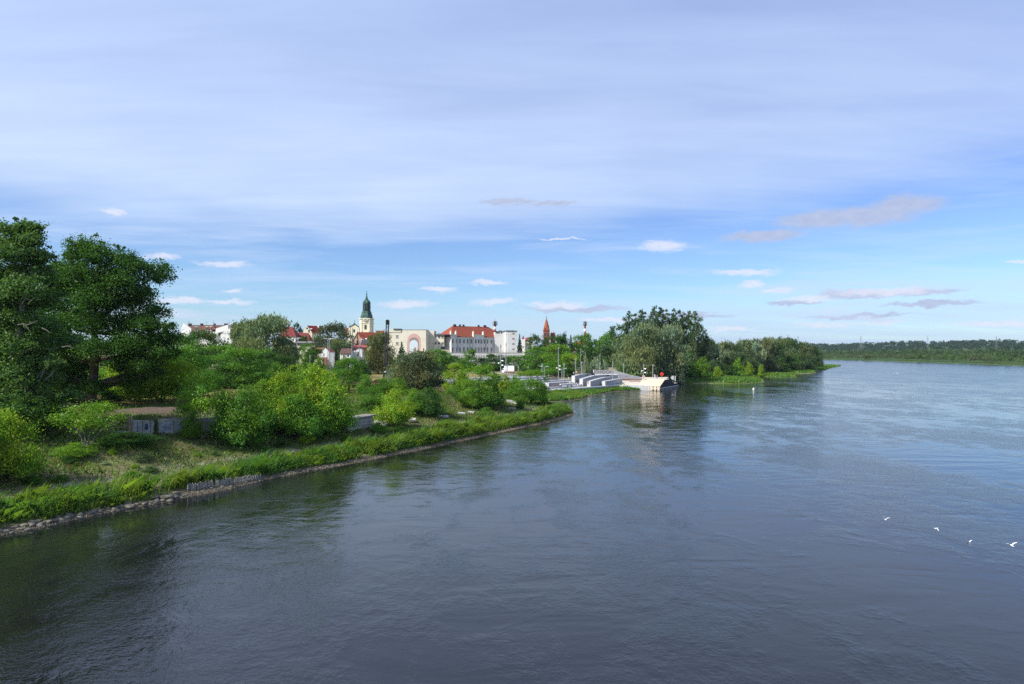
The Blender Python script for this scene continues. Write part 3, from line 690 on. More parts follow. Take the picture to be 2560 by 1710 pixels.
# ---- behind the left trees and across the middle
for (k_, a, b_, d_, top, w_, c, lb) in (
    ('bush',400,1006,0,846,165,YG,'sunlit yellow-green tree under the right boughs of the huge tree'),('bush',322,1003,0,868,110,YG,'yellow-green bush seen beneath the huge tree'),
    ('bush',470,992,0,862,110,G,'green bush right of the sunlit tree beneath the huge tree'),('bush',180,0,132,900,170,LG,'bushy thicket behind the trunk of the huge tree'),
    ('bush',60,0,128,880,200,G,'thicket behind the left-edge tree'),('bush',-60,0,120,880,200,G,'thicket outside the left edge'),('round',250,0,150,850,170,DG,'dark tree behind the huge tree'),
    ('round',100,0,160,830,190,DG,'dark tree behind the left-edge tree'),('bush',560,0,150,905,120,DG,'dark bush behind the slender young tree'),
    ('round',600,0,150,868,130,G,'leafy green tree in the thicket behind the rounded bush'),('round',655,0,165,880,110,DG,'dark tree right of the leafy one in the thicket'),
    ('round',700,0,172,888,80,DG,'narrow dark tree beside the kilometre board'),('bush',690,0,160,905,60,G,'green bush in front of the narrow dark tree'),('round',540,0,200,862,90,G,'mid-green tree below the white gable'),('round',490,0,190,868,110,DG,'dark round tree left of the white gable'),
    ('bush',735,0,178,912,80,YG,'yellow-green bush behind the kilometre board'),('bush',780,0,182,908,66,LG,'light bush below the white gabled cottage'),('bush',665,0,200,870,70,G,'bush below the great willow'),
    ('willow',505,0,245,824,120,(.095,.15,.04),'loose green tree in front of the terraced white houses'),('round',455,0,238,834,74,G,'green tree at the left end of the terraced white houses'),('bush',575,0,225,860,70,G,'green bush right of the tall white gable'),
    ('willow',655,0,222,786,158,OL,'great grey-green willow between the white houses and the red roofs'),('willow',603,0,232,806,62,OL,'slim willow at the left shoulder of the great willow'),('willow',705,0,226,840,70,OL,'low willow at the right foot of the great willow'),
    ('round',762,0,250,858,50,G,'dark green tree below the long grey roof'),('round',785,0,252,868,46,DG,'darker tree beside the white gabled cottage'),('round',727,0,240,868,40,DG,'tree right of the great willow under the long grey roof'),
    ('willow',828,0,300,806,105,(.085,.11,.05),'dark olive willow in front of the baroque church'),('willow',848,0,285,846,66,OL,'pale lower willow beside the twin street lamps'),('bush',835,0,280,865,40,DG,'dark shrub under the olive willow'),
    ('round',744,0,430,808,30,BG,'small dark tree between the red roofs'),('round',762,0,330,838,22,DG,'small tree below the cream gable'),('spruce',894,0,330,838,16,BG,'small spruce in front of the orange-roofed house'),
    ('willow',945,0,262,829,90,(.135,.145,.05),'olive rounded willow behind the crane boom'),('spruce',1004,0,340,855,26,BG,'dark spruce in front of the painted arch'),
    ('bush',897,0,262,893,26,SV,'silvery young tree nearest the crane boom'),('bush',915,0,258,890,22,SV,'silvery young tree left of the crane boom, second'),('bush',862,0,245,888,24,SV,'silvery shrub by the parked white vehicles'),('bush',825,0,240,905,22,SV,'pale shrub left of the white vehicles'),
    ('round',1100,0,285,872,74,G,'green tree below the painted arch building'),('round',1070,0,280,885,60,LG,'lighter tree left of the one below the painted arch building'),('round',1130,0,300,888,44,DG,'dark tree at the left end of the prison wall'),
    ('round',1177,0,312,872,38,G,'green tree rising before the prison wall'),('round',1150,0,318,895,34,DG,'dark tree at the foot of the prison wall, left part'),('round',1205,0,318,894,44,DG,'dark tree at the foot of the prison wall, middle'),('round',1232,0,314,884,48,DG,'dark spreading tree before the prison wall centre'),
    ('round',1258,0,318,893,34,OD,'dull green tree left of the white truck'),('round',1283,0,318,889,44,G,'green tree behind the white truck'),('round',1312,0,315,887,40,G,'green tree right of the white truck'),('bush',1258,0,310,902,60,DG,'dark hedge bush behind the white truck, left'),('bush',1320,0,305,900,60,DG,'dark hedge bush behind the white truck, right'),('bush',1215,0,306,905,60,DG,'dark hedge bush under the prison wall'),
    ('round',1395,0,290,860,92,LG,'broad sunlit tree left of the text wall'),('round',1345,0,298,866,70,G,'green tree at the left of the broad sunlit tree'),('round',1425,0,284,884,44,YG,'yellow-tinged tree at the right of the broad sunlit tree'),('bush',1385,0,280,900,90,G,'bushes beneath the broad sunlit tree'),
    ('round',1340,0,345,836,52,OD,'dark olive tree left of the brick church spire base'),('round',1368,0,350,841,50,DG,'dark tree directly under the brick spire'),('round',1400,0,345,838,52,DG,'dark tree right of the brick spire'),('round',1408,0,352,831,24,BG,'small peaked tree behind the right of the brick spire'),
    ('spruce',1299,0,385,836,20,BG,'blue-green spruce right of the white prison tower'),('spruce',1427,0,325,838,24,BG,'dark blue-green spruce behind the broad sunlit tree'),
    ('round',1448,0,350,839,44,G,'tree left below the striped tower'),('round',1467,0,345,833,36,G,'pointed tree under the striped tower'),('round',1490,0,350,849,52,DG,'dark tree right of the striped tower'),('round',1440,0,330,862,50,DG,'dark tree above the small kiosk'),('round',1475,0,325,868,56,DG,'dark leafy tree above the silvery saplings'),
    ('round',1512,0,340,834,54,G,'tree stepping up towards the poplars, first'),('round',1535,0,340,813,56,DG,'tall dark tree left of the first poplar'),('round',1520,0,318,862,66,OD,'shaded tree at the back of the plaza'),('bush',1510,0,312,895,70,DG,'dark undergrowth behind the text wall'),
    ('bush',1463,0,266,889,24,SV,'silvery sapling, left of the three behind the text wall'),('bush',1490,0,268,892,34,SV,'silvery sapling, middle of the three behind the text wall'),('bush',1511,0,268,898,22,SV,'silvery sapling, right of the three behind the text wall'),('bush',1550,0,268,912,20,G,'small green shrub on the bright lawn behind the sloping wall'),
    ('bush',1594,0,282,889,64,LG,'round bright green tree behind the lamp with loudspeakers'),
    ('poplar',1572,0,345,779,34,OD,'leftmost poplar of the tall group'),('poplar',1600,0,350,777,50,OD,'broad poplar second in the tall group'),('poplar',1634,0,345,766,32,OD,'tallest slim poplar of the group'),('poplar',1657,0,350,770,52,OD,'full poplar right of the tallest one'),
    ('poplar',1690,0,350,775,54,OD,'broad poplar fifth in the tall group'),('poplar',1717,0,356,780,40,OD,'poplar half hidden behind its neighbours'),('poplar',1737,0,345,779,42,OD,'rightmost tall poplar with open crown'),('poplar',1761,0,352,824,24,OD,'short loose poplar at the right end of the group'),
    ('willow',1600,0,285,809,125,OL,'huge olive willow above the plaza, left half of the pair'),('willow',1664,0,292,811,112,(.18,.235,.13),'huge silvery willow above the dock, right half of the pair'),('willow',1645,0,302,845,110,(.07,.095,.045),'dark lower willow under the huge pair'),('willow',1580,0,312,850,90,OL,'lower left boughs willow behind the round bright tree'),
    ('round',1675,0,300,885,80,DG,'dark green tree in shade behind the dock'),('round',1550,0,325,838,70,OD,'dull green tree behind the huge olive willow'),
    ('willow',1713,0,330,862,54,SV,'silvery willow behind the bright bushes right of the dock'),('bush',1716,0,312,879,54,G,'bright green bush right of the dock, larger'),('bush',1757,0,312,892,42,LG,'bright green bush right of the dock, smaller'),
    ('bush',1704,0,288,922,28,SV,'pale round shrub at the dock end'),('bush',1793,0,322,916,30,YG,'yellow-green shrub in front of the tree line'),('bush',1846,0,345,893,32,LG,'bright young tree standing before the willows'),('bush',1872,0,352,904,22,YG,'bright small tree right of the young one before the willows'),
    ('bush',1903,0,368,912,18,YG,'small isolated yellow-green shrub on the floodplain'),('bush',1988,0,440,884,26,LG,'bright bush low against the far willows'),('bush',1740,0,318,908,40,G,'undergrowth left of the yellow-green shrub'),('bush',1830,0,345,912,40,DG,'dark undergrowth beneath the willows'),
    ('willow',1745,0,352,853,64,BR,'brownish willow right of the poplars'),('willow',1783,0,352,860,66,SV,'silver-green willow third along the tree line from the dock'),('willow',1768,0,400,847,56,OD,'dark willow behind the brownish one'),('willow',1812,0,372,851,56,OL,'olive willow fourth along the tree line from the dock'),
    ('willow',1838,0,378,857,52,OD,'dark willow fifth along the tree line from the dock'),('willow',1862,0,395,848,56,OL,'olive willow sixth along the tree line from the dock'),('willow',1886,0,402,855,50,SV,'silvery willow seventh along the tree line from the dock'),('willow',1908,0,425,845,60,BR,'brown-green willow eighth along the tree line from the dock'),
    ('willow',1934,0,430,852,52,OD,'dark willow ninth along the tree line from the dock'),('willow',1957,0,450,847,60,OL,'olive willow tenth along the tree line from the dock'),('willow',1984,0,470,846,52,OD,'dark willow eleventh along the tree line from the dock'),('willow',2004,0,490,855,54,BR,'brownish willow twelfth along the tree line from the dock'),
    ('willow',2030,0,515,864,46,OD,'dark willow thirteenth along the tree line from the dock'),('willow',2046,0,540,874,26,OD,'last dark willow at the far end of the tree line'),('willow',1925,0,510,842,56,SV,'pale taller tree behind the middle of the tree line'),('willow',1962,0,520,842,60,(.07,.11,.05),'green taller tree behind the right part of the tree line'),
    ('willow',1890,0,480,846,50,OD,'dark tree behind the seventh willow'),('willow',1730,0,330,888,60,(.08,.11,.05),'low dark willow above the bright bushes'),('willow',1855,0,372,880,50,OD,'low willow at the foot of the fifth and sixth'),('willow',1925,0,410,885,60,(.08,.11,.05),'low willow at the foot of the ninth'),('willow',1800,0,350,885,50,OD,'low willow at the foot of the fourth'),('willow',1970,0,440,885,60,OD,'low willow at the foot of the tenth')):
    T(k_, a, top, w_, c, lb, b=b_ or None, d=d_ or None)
# ---- undergrowth that closes the gaps between the named trees
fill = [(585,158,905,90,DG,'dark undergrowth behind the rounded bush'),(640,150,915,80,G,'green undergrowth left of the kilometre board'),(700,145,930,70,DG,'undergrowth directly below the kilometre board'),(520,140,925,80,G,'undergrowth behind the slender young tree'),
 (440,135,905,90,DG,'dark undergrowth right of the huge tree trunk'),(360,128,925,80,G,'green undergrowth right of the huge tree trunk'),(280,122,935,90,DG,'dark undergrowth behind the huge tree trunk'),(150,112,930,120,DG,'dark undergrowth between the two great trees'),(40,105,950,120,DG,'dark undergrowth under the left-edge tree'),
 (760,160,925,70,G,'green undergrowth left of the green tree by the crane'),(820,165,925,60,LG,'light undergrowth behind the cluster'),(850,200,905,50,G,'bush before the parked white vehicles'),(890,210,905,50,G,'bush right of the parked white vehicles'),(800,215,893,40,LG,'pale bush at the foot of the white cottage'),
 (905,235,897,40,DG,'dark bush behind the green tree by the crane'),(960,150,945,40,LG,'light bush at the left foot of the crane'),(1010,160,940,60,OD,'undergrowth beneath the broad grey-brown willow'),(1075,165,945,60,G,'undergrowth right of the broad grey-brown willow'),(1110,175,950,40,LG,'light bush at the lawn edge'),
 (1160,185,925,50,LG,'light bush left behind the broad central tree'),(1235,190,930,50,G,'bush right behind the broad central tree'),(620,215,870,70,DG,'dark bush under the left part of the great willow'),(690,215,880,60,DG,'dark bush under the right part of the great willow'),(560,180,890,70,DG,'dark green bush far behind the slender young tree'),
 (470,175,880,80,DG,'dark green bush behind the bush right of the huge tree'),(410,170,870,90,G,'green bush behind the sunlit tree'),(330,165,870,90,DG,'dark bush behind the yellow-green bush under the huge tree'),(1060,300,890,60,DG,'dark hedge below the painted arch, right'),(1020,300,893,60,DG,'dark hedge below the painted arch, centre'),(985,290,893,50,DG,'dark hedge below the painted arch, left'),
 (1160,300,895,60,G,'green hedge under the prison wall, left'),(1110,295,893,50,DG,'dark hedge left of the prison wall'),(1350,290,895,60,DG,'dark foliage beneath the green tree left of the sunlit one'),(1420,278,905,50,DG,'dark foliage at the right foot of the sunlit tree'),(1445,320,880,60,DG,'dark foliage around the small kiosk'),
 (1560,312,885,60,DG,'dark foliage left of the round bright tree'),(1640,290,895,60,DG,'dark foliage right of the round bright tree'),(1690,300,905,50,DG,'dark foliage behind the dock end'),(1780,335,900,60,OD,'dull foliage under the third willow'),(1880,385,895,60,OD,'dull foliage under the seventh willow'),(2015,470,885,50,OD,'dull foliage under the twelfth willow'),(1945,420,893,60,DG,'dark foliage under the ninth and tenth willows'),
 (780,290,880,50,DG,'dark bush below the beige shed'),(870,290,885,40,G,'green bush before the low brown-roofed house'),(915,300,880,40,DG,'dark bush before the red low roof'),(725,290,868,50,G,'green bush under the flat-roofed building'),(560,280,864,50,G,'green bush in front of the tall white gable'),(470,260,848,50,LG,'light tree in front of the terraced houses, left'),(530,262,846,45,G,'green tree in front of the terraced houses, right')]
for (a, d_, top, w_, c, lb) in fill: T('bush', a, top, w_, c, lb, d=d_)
# ---- far woods across the river: masses nobody could count
def wood(name, label, pts, n_leaf, leaf, cols, seed):
    rg = np.random.default_rng(seed); out = []
    for (x, y, z, w_, h_) in pts:
        m = n_leaf; L = []
        for i in range(7):
            a = rg.uniform(0, 6.28); rr_ = rg.uniform(.1, .34)*w_
            L.append((x+math.cos(a)*rr_, y+math.sin(a)*rr_, z+h_*rg.uniform(.25, .78), w_*rg.uniform(.18, .30)))
        out.append(fill_lobes(L, m, leaf, rg, clump=.35, perl=8, flat=h_/w_*.9, shell=(.7, 1.0)))
    o = link(name, np_mesh(name, np.concatenate(out), 4, LEAF)); o.color = cols+(1,)
    return tag(o, label, kind='stuff')
rg = np.random.default_rng(8)
def far_pts(n, s0, s1, xr, yr, wr, hr, lim=.42):
    X = rg.uniform(*xr, n*6); Y = rg.uniform(*yr, n*6); sf = sdist(X, Y, FAR); u = X/Y
    k = (sf > s0) & (sf < s1) & (u > lim) & (u < .86); X, Y = X[k][:n], Y[k][:n]; Z = height(X, Y)
    return [(x, y, z, rg.uniform(*wr), rg.uniform(*hr)*(.8+.45*fbm(x, y, .012))) for x, y, z in zip(X, Y, Z)]
a_ = far_pts(150, 8, 34, (400, 620), (560, 1150), (9, 15), (8, 12))
wood('riverside_wood', 'low green riverside wood lining the far bank', a_[::2], 240, 1.0, (.075,.135,.035), 1)
wood('riverside_wood', 'grey-green willows mixed into the riverside wood on the far bank', a_[1::2], 240, 1.0, (.095,.125,.06), 2)
a_ = far_pts(330, 90, 420, (450, 1100), (600, 1500), (12, 20), (11, 17))
wood('floodplain_wood', 'darker wood on the floodplain behind the far bank', a_, 120, 1.7, (.05,.09,.035), 3)
a_ = far_pts(950, 1000, 1560, (600, 2700), (700, 3400), (18, 30), (14, 20), .40)
wood('hill_forest', 'dark forest covering the far hills', a_, 80, 3.6, (.025,.055,.028), 4)
# ------------------------------------------------------------ materials of built things
CREAM = mat('cream_render', (.70,.65,.53), .9, .06, .3); CREAM2 = mat('pale_yellow_render', (.68,.64,.46), .9, .06, .4)
WHITE = mat('white_render', (.74,.74,.72), .85, .05, .4); GREYW = mat('pale_grey_render', (.66,.65,.63), .9, .07, .3)
OCHRE = mat('ochre_render', (.62,.40,.15), .9, .08, .4); BEIGE = mat('beige_render', (.50,.42,.33), .9, .1, .5)
TILE = mat('orange_roof_tiles', (.23,.052,.026), .8, .18, 1.2); RED = mat('crimson_roof_tiles', (.17,.022,.020), .7, .15, 1.0)
TILE2 = mat('weathered_roof_tiles', (.30,.10,.065), .85, .2, 1.0); BROWN = mat('brown_roof_tiles', (.10,.055,.045), .8, .2, 1.0); SLATE = mat('dark_slate_roof', (.045,.05,.065), .6, .2, 1.0)
GREYR = mat('grey_roofing_felt', (.16,.155,.16), .8, .12, .6); BRICK = mat('red_brick', (.25,.08,.05), .9, .2, 2.5); PINKB = mat('pinkish_brick', (.48,.28,.22), .9, .12, 2.0)
PANE = mat('window_glass', (.035,.042,.05), .15, .2, 2, spec=.6); PANE2 = mat('window_glass_light', (.20,.22,.24), .15, .2, 2, spec=.6)
COPPER = mat('green_patinated_copper', (.025,.065,.048), .55, .3, .8, col2=(.06,.13,.10)); COPD = mat('dark_weathered_copper', (.025,.035,.032), .5, .3, .8)
METAL = mat('galvanised_steel', (.34,.36,.37), .5, .1, 3, metal=.5); DARKM = mat('dark_painted_steel', (.035,.037,.042), .5, .2, 3); WHITEP = mat('white_paint', (.80,.80,.79), .6, .04, 3)
CONC = mat('weathered_concrete', (.33,.315,.28), .9, .25, 1.2, bump=.3); CONCL = mat('pale_precast_concrete', (.50,.50,.49), .85, .07, .8); CONCM = mat('grey_cast_concrete', (.24,.25,.27), .85, .12, .6)
STONE = mat('cream_dock_boards', (.62,.53,.40), .85, .1, 1.2); REDP = mat('red_paint', (.55,.03,.02), .5, .1, 3); TURQ = mat('turquoise_paint', (.03,.38,.33), .5, .1, 2)
DBROWN = mat('dark_stained_timber', (.05,.03,.025), .8, .2, 2); PINK = mat('faded_pink_mural_paint', (.60,.38,.33), .9, .05, .6); MSKY = mat('pale_blue_mural_paint', (.58,.68,.74), .9, .04, .5); MGREY = mat('grey_mural_paint', (.28,.23,.22), .9, .2, .8)
# ------------------------------------------------------------ buildings
def site(pxc, d, zbase=None):
    x = (pxc-CX)/F*d; z = gz(x, d) if zbase is None else zbase; return x, d, z
class Bld:
    """a building whose local frame has its front on -Y, x along the front; heights are above its base"""
    def __init__(s, name, label, px0, px1, d, rz=0, cat='building', group=None):
        s.d = d; x, y, z = site((px0+px1)/2, d); s.z = z-.3; s.w = (px1-px0)/F*d/math.cos(R(rz))
        s.e = empty(name, (x, y, s.z), label, cat, group, R(rz)); s.rz = rz
    def h(s, py, d=None): return HC-(py-HY)/F*(d or s.d)-s.z
    def walls(s, depth, ht, m, x0=None, x1=None, y0=0, name='wall', z0=0):
        x0 = -s.w/2 if x0 is None else x0; x1 = s.w/2 if x1 is None else x1
        return MB().box(x0, x1, y0, y0+depth, z0, ht).build(name, m, s.e)
    def gable(s, depth, he, hr, m, mw, along='x', x0=None, x1=None, y0=0, over=.35, name='roof'):
        """gable roof; the gable triangles belong to the wall material"""
        x0 = -s.w/2 if x0 is None else x0; x1 = s.w/2 if x1 is None else x1
        if along == 'x':
            ym = y0+depth/2
            MB().prism([(y0, he), (y0+depth, he), (ym, hr-.25)], x0, x1, 'x').build('gable', mw, s.e)
            return MB().prism([(y0-over, he-.1), (ym, hr-.2), (y0+depth+over, he-.1), (y0+depth+over, he+.12), (ym, hr), (y0-over, he+.12)], x0-.15, x1+.15, 'x').build(name, m, s.e)
        xm = (x0+x1)/2
        MB().prism([(x0, he), (x1, he), (xm, hr-.25)], y0, y0+depth, 'y').build('gable', mw, s.e)
        return MB().prism([(x0-over, he-.1), (xm, hr-.2), (x1+over, he-.1), (x1+over, he+.12), (xm, hr), (x0-over, he+.12)], y0-.15, y0+depth+.15, 'y').build(name, m, s.e)
    def hip(s, depth, he, hr, m, inl, inr, over=.5, y0=0):
        x0, x1 = -s.w/2-over, s.w/2+over; a, b_ = y0-over, y0+depth+over; ym = (a+b_)/2
        return MB().add([(x0,a,he),(x1,a,he),(x1,b_,he),(x0,b_,he),(x0+inl,ym,hr),(x1-inr,ym,hr)], [(0,1,5,4),(1,2,5),(2,3,4,5),(3,0,4),(3,2,1,0)]).build('roof', m, s.e)
    def win(s, x, z, ww, hh, face=0, m=None, frame=None, name='window', y0=0, side=None):
        """pane with a proud frame; side='l'/'r' puts it on a side wall at local y = x"""
        fr = MB(); t = .14*min(1, ww/1.0)
        if side is None:
            yy = y0-.05; fr.box(x-ww/2, x+ww/2, yy, yy+.04, z, z+hh); o = fr.build(name, m or PANE, s.e)
            if frame:
                g = MB(); g.box(x-ww/2-t, x+ww/2+t, yy-.08, yy+.04, z+hh, z+hh+t*1.3); g.box(x-ww/2-t, x+ww/2+t, yy-.13, yy+.04, z-t, z); g.box(x-.035, x+.035, yy-.03, yy, z, z+hh); g.build('frame', frame, o)
        else:
            xx = s.w/2+.01 if side == 'r' else -s.w/2-.05; o = fr.box(xx, xx+.04, x-ww/2, x+ww/2, z, z+hh).build(name, m or PANE, s.e)
        return o
    def chimney(s, x, y, z0, z1, m=None, w_=.5): return MB().box(x-w_, x+w_, y-w_*.7, y+w_*.7, z0, z1).box(x-w_-.1, x+w_+.1, y-w_*.7-.1, y+w_*.7+.1, z1, z1+.18).build('chimney', m or BRICK, s.e)

# white terraced houses at the left
B = Bld('terraced_house', 'white terraced houses with dark brown roofs behind the loose green tree', 447, 580, 300, 0)
MB().box(-11.6, 9, 4, 12, 0, B.h(833)).build('wall', WHITE, B.e)
hh = B.h
MB().add([(-11.8,3,hh(838)),(9,3,hh(838)),(9,8,hh(811)),(-11.8,8,hh(811)),(9,13,hh(838)),(-11.8,13,hh(838))], [(0,1,2,3),(3,2,4,5),(0,5,4,1)]).build('roof', BROWN, B.e)
MB().prism([(-11.9,hh(822)),(-10.9,hh(807)),(-7.5,hh(821)),(-7.5,hh(860)),(-11.9,hh(860))], 2.6, 3.2, 'y').build('gable_wall', WHITE, B.e)
MB().prism([(3.6,hh(828)),(3.7,hh(821)),(9.1,hh(811)),(9.1,hh(826)),(4.2,hh(832))], 2.0, 4.4, 'y').build('parapet_wall', WHITE, B.e)
for x, w_ in ((-10.5, 1.0), (-5.2, .9), (.6, .6), (5.8, 1.2), (9.6, .7)): B.chimney(x, 8, hh(816), hh(808), DBROWN, w_*.6)
for x in (-5.2, -.5, 1.2): B.win(x, hh(826), 1.0, 1.6, y0=2.6, m=PANE, frame=WHITE)
MB().prism([(-2.4,hh(823)),(-2.4,hh(816)),(2.2,hh(815)),(3.2,hh(823))], 2.6, 5, 'y').build('dormer', TILE2, B.e)
for x in (-11, -3, 0, 7.2): MB().cyl((x, 8, hh(812)), (x, 8, hh(801)), .05, n=4).box(x-.5, x+.5, 7.97, 8.03, hh(804), hh(804)+.06).build('antenna', DARKM, B.e)
MB().box(-2.5, 4.5, 2.4, 3.8, hh(838), hh(829)).build('balcony', WHITE, B.e)
B = Bld('gabled_house', 'tall white gabled house with balconies right of the terraced houses', 552, 602, 285, 0)
MB().box(-4.2, .3, 0, 9, 0, B.h(834)).build('wall', WHITE, B.e)
hh = B.h
MB().prism([(-4.2,hh(835)),(-.35,hh(820)),(.35,hh(821)),(.4,hh(835))], 0, 9, 'y').build('gable', WHITE, B.e)
MB().add([(.42,-.2,hh(836)),(4.4,-.2,hh(832)),(4.4,4,hh(823)),(-.2,4,hh(820)),(-.2,-.2,hh(821))], [(0,1,2,3,4)]).build('roof', BROWN, B.e)
MB().box(.42, 4.2, .2, 9, 0, hh(833)).build('wall', WHITE, B.e)
for z in (844, 856): MB().box(.45, 4.3, -1.0, .15, hh(z+1.5), hh(z)).box(.45, 4.3, -1.0, -.92, hh(z), hh(z-2.5)).build('balcony', WHITE, B.e)
B.win(1.1, hh(842), .8, 1.0, y0=.2, frame=WHITE); B.win(2.6, hh(843.5), 1.5, 1.7, y0=.2, frame=WHITE); B.win(1.4, hh(855), 1.4, 1.1, y0=.2, m=PANE2, frame=WHITE); B.win(3.1, hh(855), 1.2, 1.1, y0=.2, frame=WHITE)
# red roofs
B = Bld('red_roofed_house', 'house with steep crimson roof emerging right of the great willow', 700, 742, 330, 0); hh = B.h
MB().box(-4, 3.4, 0, 8, 0, hh(841)).build('wall', WHITE, B.e)
MB().add([(-4.2,-.3,hh(842)),(3.9,-.3,hh(842)),(.6,4,hh(816)),(-4.2,4,hh(816)),(3.9,8.3,hh(842)),(-4.2,8.3,hh(842))], [(0,1,2,3),(1,4,2),(3,2,4,5)]).build('roof', RED, B.e)
B = Bld('red_roofed_house', 'long crimson roof with one skylight below the cream gable', 735, 773, 335, 0); hh = B.h
MB().box(-3.6, 3.6, .3, 7, 0, hh(853)).build('wall', WHITE, B.e)
MB().add([(-3.8,0,hh(853)),(3.8,0,hh(852)),(2.4,3.5,hh(832)),(-4.2,3.5,hh(831)),(3.8,7.3,hh(852)),(-3.8,7.3,hh(853))], [(0,1,2,3),(1,4,2),(3,2,4,5),(0,3,5)]).build('roof', RED, B.e)
MB().add([(1.0,1.35,hh(841.6)),(1.7,1.35,hh(841.6)),(1.7,1.75,hh(839.2)),(1.0,1.75,hh(839.2))], [(0,1,2,3)]).build('skylight', WHITEP, B.e, loc=(0, -.06, .06))
B = Bld('cream_house', 'cream gabled house with dark red roof and two chimneys', 757, 800, 360, 0); hh = B.h
MB().prism([(-4.5,0),(-4.5,hh(831)),(-2.2,hh(814)),(.3,hh(831)),(.3,0)], 0, 10, 'y').build('wall', CREAM2, B.e)
MB().add([(-2.3,-.25,hh(813.6)),(.7,-.25,hh(833)),(4.6,2,hh(833)),(4.6,5,hh(814.6)),(-2.3,10,hh(813.6))], [(0,1,2,3),(0,3,4)]).build('roof', RED, B.e)
for x in (.6, 2.7): MB().box(x-.35, x+.35, 2.9, 3.6, hh(820), hh(812)).build('chimney', WHITE, B.e)
B.win(-2.3, hh(823), .8, .9); B.win(-1.3, hh(830.5), .9, 1.4, frame=WHITE); MB().box(-.6, .4, -.3, 1.2, hh(823), hh(821)).build('skylight', WHITEP, B.e)
B = Bld('flat_roofed_building', 'long low building with grey flat roof and beige wall below the red roofs', 731, 790, 300, 0); hh = B.h
B.walls(8, hh(859.5), CREAM2); MB().box(-B.w/2-.4, B.w/2+.4, -.5, 8.5, hh(859.5), hh(857.5)).build('roof_edge', DBROWN, B.e); MB().add([(-B.w/2-.3,-.4,hh(857.6)),(B.w/2+.3,-.4,hh(857.6)),(B.w/2+.3,8,hh(853)),(-B.w/2-.3,8,hh(853))], [(0,1,2,3)]).build('roof', GREYR, B.e)
for x in (-3.5, -1.6, .4, 2.2, 3.8): B.win(x, hh(866), .8, 1.1, frame=WHITE)
B = Bld('beige_shed', 'beige low shed with brownish roof left of the white gabled cottage', 785, 812, 285, 0); hh = B.h
B.walls(6, hh(880), BEIGE); MB().add([(-2.6,-.3,hh(880)),(2.4,-.3,hh(880)),(2.4,4,hh(869)),(-2.6,4,hh(869))], [(0,1,2,3)]).build('roof', TILE2, B.e)
B = Bld('gabled_cottage', 'small white gabled cottage with one narrow window beside the twin street lamps', 801, 824, 270, 0); hh = B.h
MB().prism([(-1.85,0),(-1.85,hh(880)),(-.1,hh(868)),(1.85,hh(880)),(1.85,0)], 0, 8, 'y').build('wall', WHITE, B.e)
MB().add([(-.1,-.2,hh(867.5)),(-2.1,-.2,hh(881)),(-2.1,8,hh(881)),(-.1,8,hh(867.5)),(2.1,-.2,hh(881)),(2.1,8,hh(881))], [(0,1,2,3),(0,3,5,4)]).build('roof', TILE2, B.e)
B.win(-.5, hh(889), .35, .8, frame=GREYW)
for x in (-.3, .7): MB().box(x-.35, x+.35, -1.2, -.5, 0, hh(893)).build('planter', BRICK, B.e)
B = Bld('low_house', 'low white house with dark brown roof under the olive willow', 850, 876, 270, 0); hh = B.h
B.walls(6, hh(884), WHITE); B.gable(6, hh(884), hh(871), BROWN, WHITE); B.win(-.6, hh(893), .5, .8); B.win(1.1, hh(892), .6, .8)
B = Bld('flat_roofed_house', 'small white house with pointed grey wing below the red low roof', 874, 905, 275, 0); hh = B.h
MB().box(-2.5, -.2, 0, 6, 0, hh(877)).build('wall', WHITE, B.e); MB().prism([(-.2,0),(-.2,hh(877)),(1.0,hh(872)),(2.5,hh(878)),(2.5,0)], .3, 6, 'y').build('wing_wall', GREYW, B.e); B.win(.9, hh(889), .7, 1.5, y0=.3)
B = Bld('red_roofed_shed', 'low building with light red sheet roof below the dark blue roof', 880, 918, 305, 0); hh = B.h
B.walls(6, hh(876), CREAM2); MB().add([(-3.5,-.3,hh(877)),(3.3,-.3,hh(877)),(3.0,5,hh(863)),(-3.0,5,hh(863))], [(0,1,2,3)]).build('roof', mat('light_red_sheet', (.42,.10,.09), .7, .1, 1), B.e)
B = Bld('slate_roofed_house', 'house with dark blue slate roof in front of the orange-roofed house', 900, 932, 325, 0); hh = B.h
MB().box(-2.6, 2.2, .3, 6, 0, hh(863)).build('wall', CREAM2, B.e); MB().add([(-3.0,0,hh(862)),(1.6,0,hh(864)),(3.1,4,hh(848)),(-2.7,4,hh(848))], [(0,1,2,3)]).build('roof', SLATE, B.e)
MB().prism([(1.55,hh(864.5)),(3.2,hh(848)),(3.2,hh(864.5))], .1, 4, 'y').build('gable', CREAM2, B.e); MB().box(-1.3, .2, -.2, .3, hh(862), hh(858)).build('chimney', BRICK, B.e)
B = Bld('orange_roofed_house', 'brick gabled house with orange tiled roof in front of the church tower', 883, 942, 350, 0); hh = B.h
MB().prism([(-6,0),(-6,hh(849)),(-4.0,hh(831)),(-1.6,hh(849)),(-1.6,0)], 0, 9, 'y').build('wall', PINKB, B.e); MB().box(-1.6, 5.6, 1.2, 9, 0, hh(849)).build('wall', PINKB, B.e)
MB().add([(-4.05,-.3,hh(830)),(-1.2,-.3,hh(850)),(4.4,1,hh(849)),(5.9,5,hh(830.5)),(-4.05,9,hh(830))], [(0,1,2,3),(0,3,4)]).build('roof', TILE, B.e)
MB().prism([(-6.2,hh(850)),(-4.05,hh(830)),(-4.05,hh(831.3)),(-6.2,hh(851))], -.3, 9, 'y').build('roof_verge', WHITE, B.e)
for x in (-2.3, 1.5): MB().box(x-.35, x+.35, 3.3, 4.0, hh(836), hh(828.5)).build('chimney', BRICK, B.e)
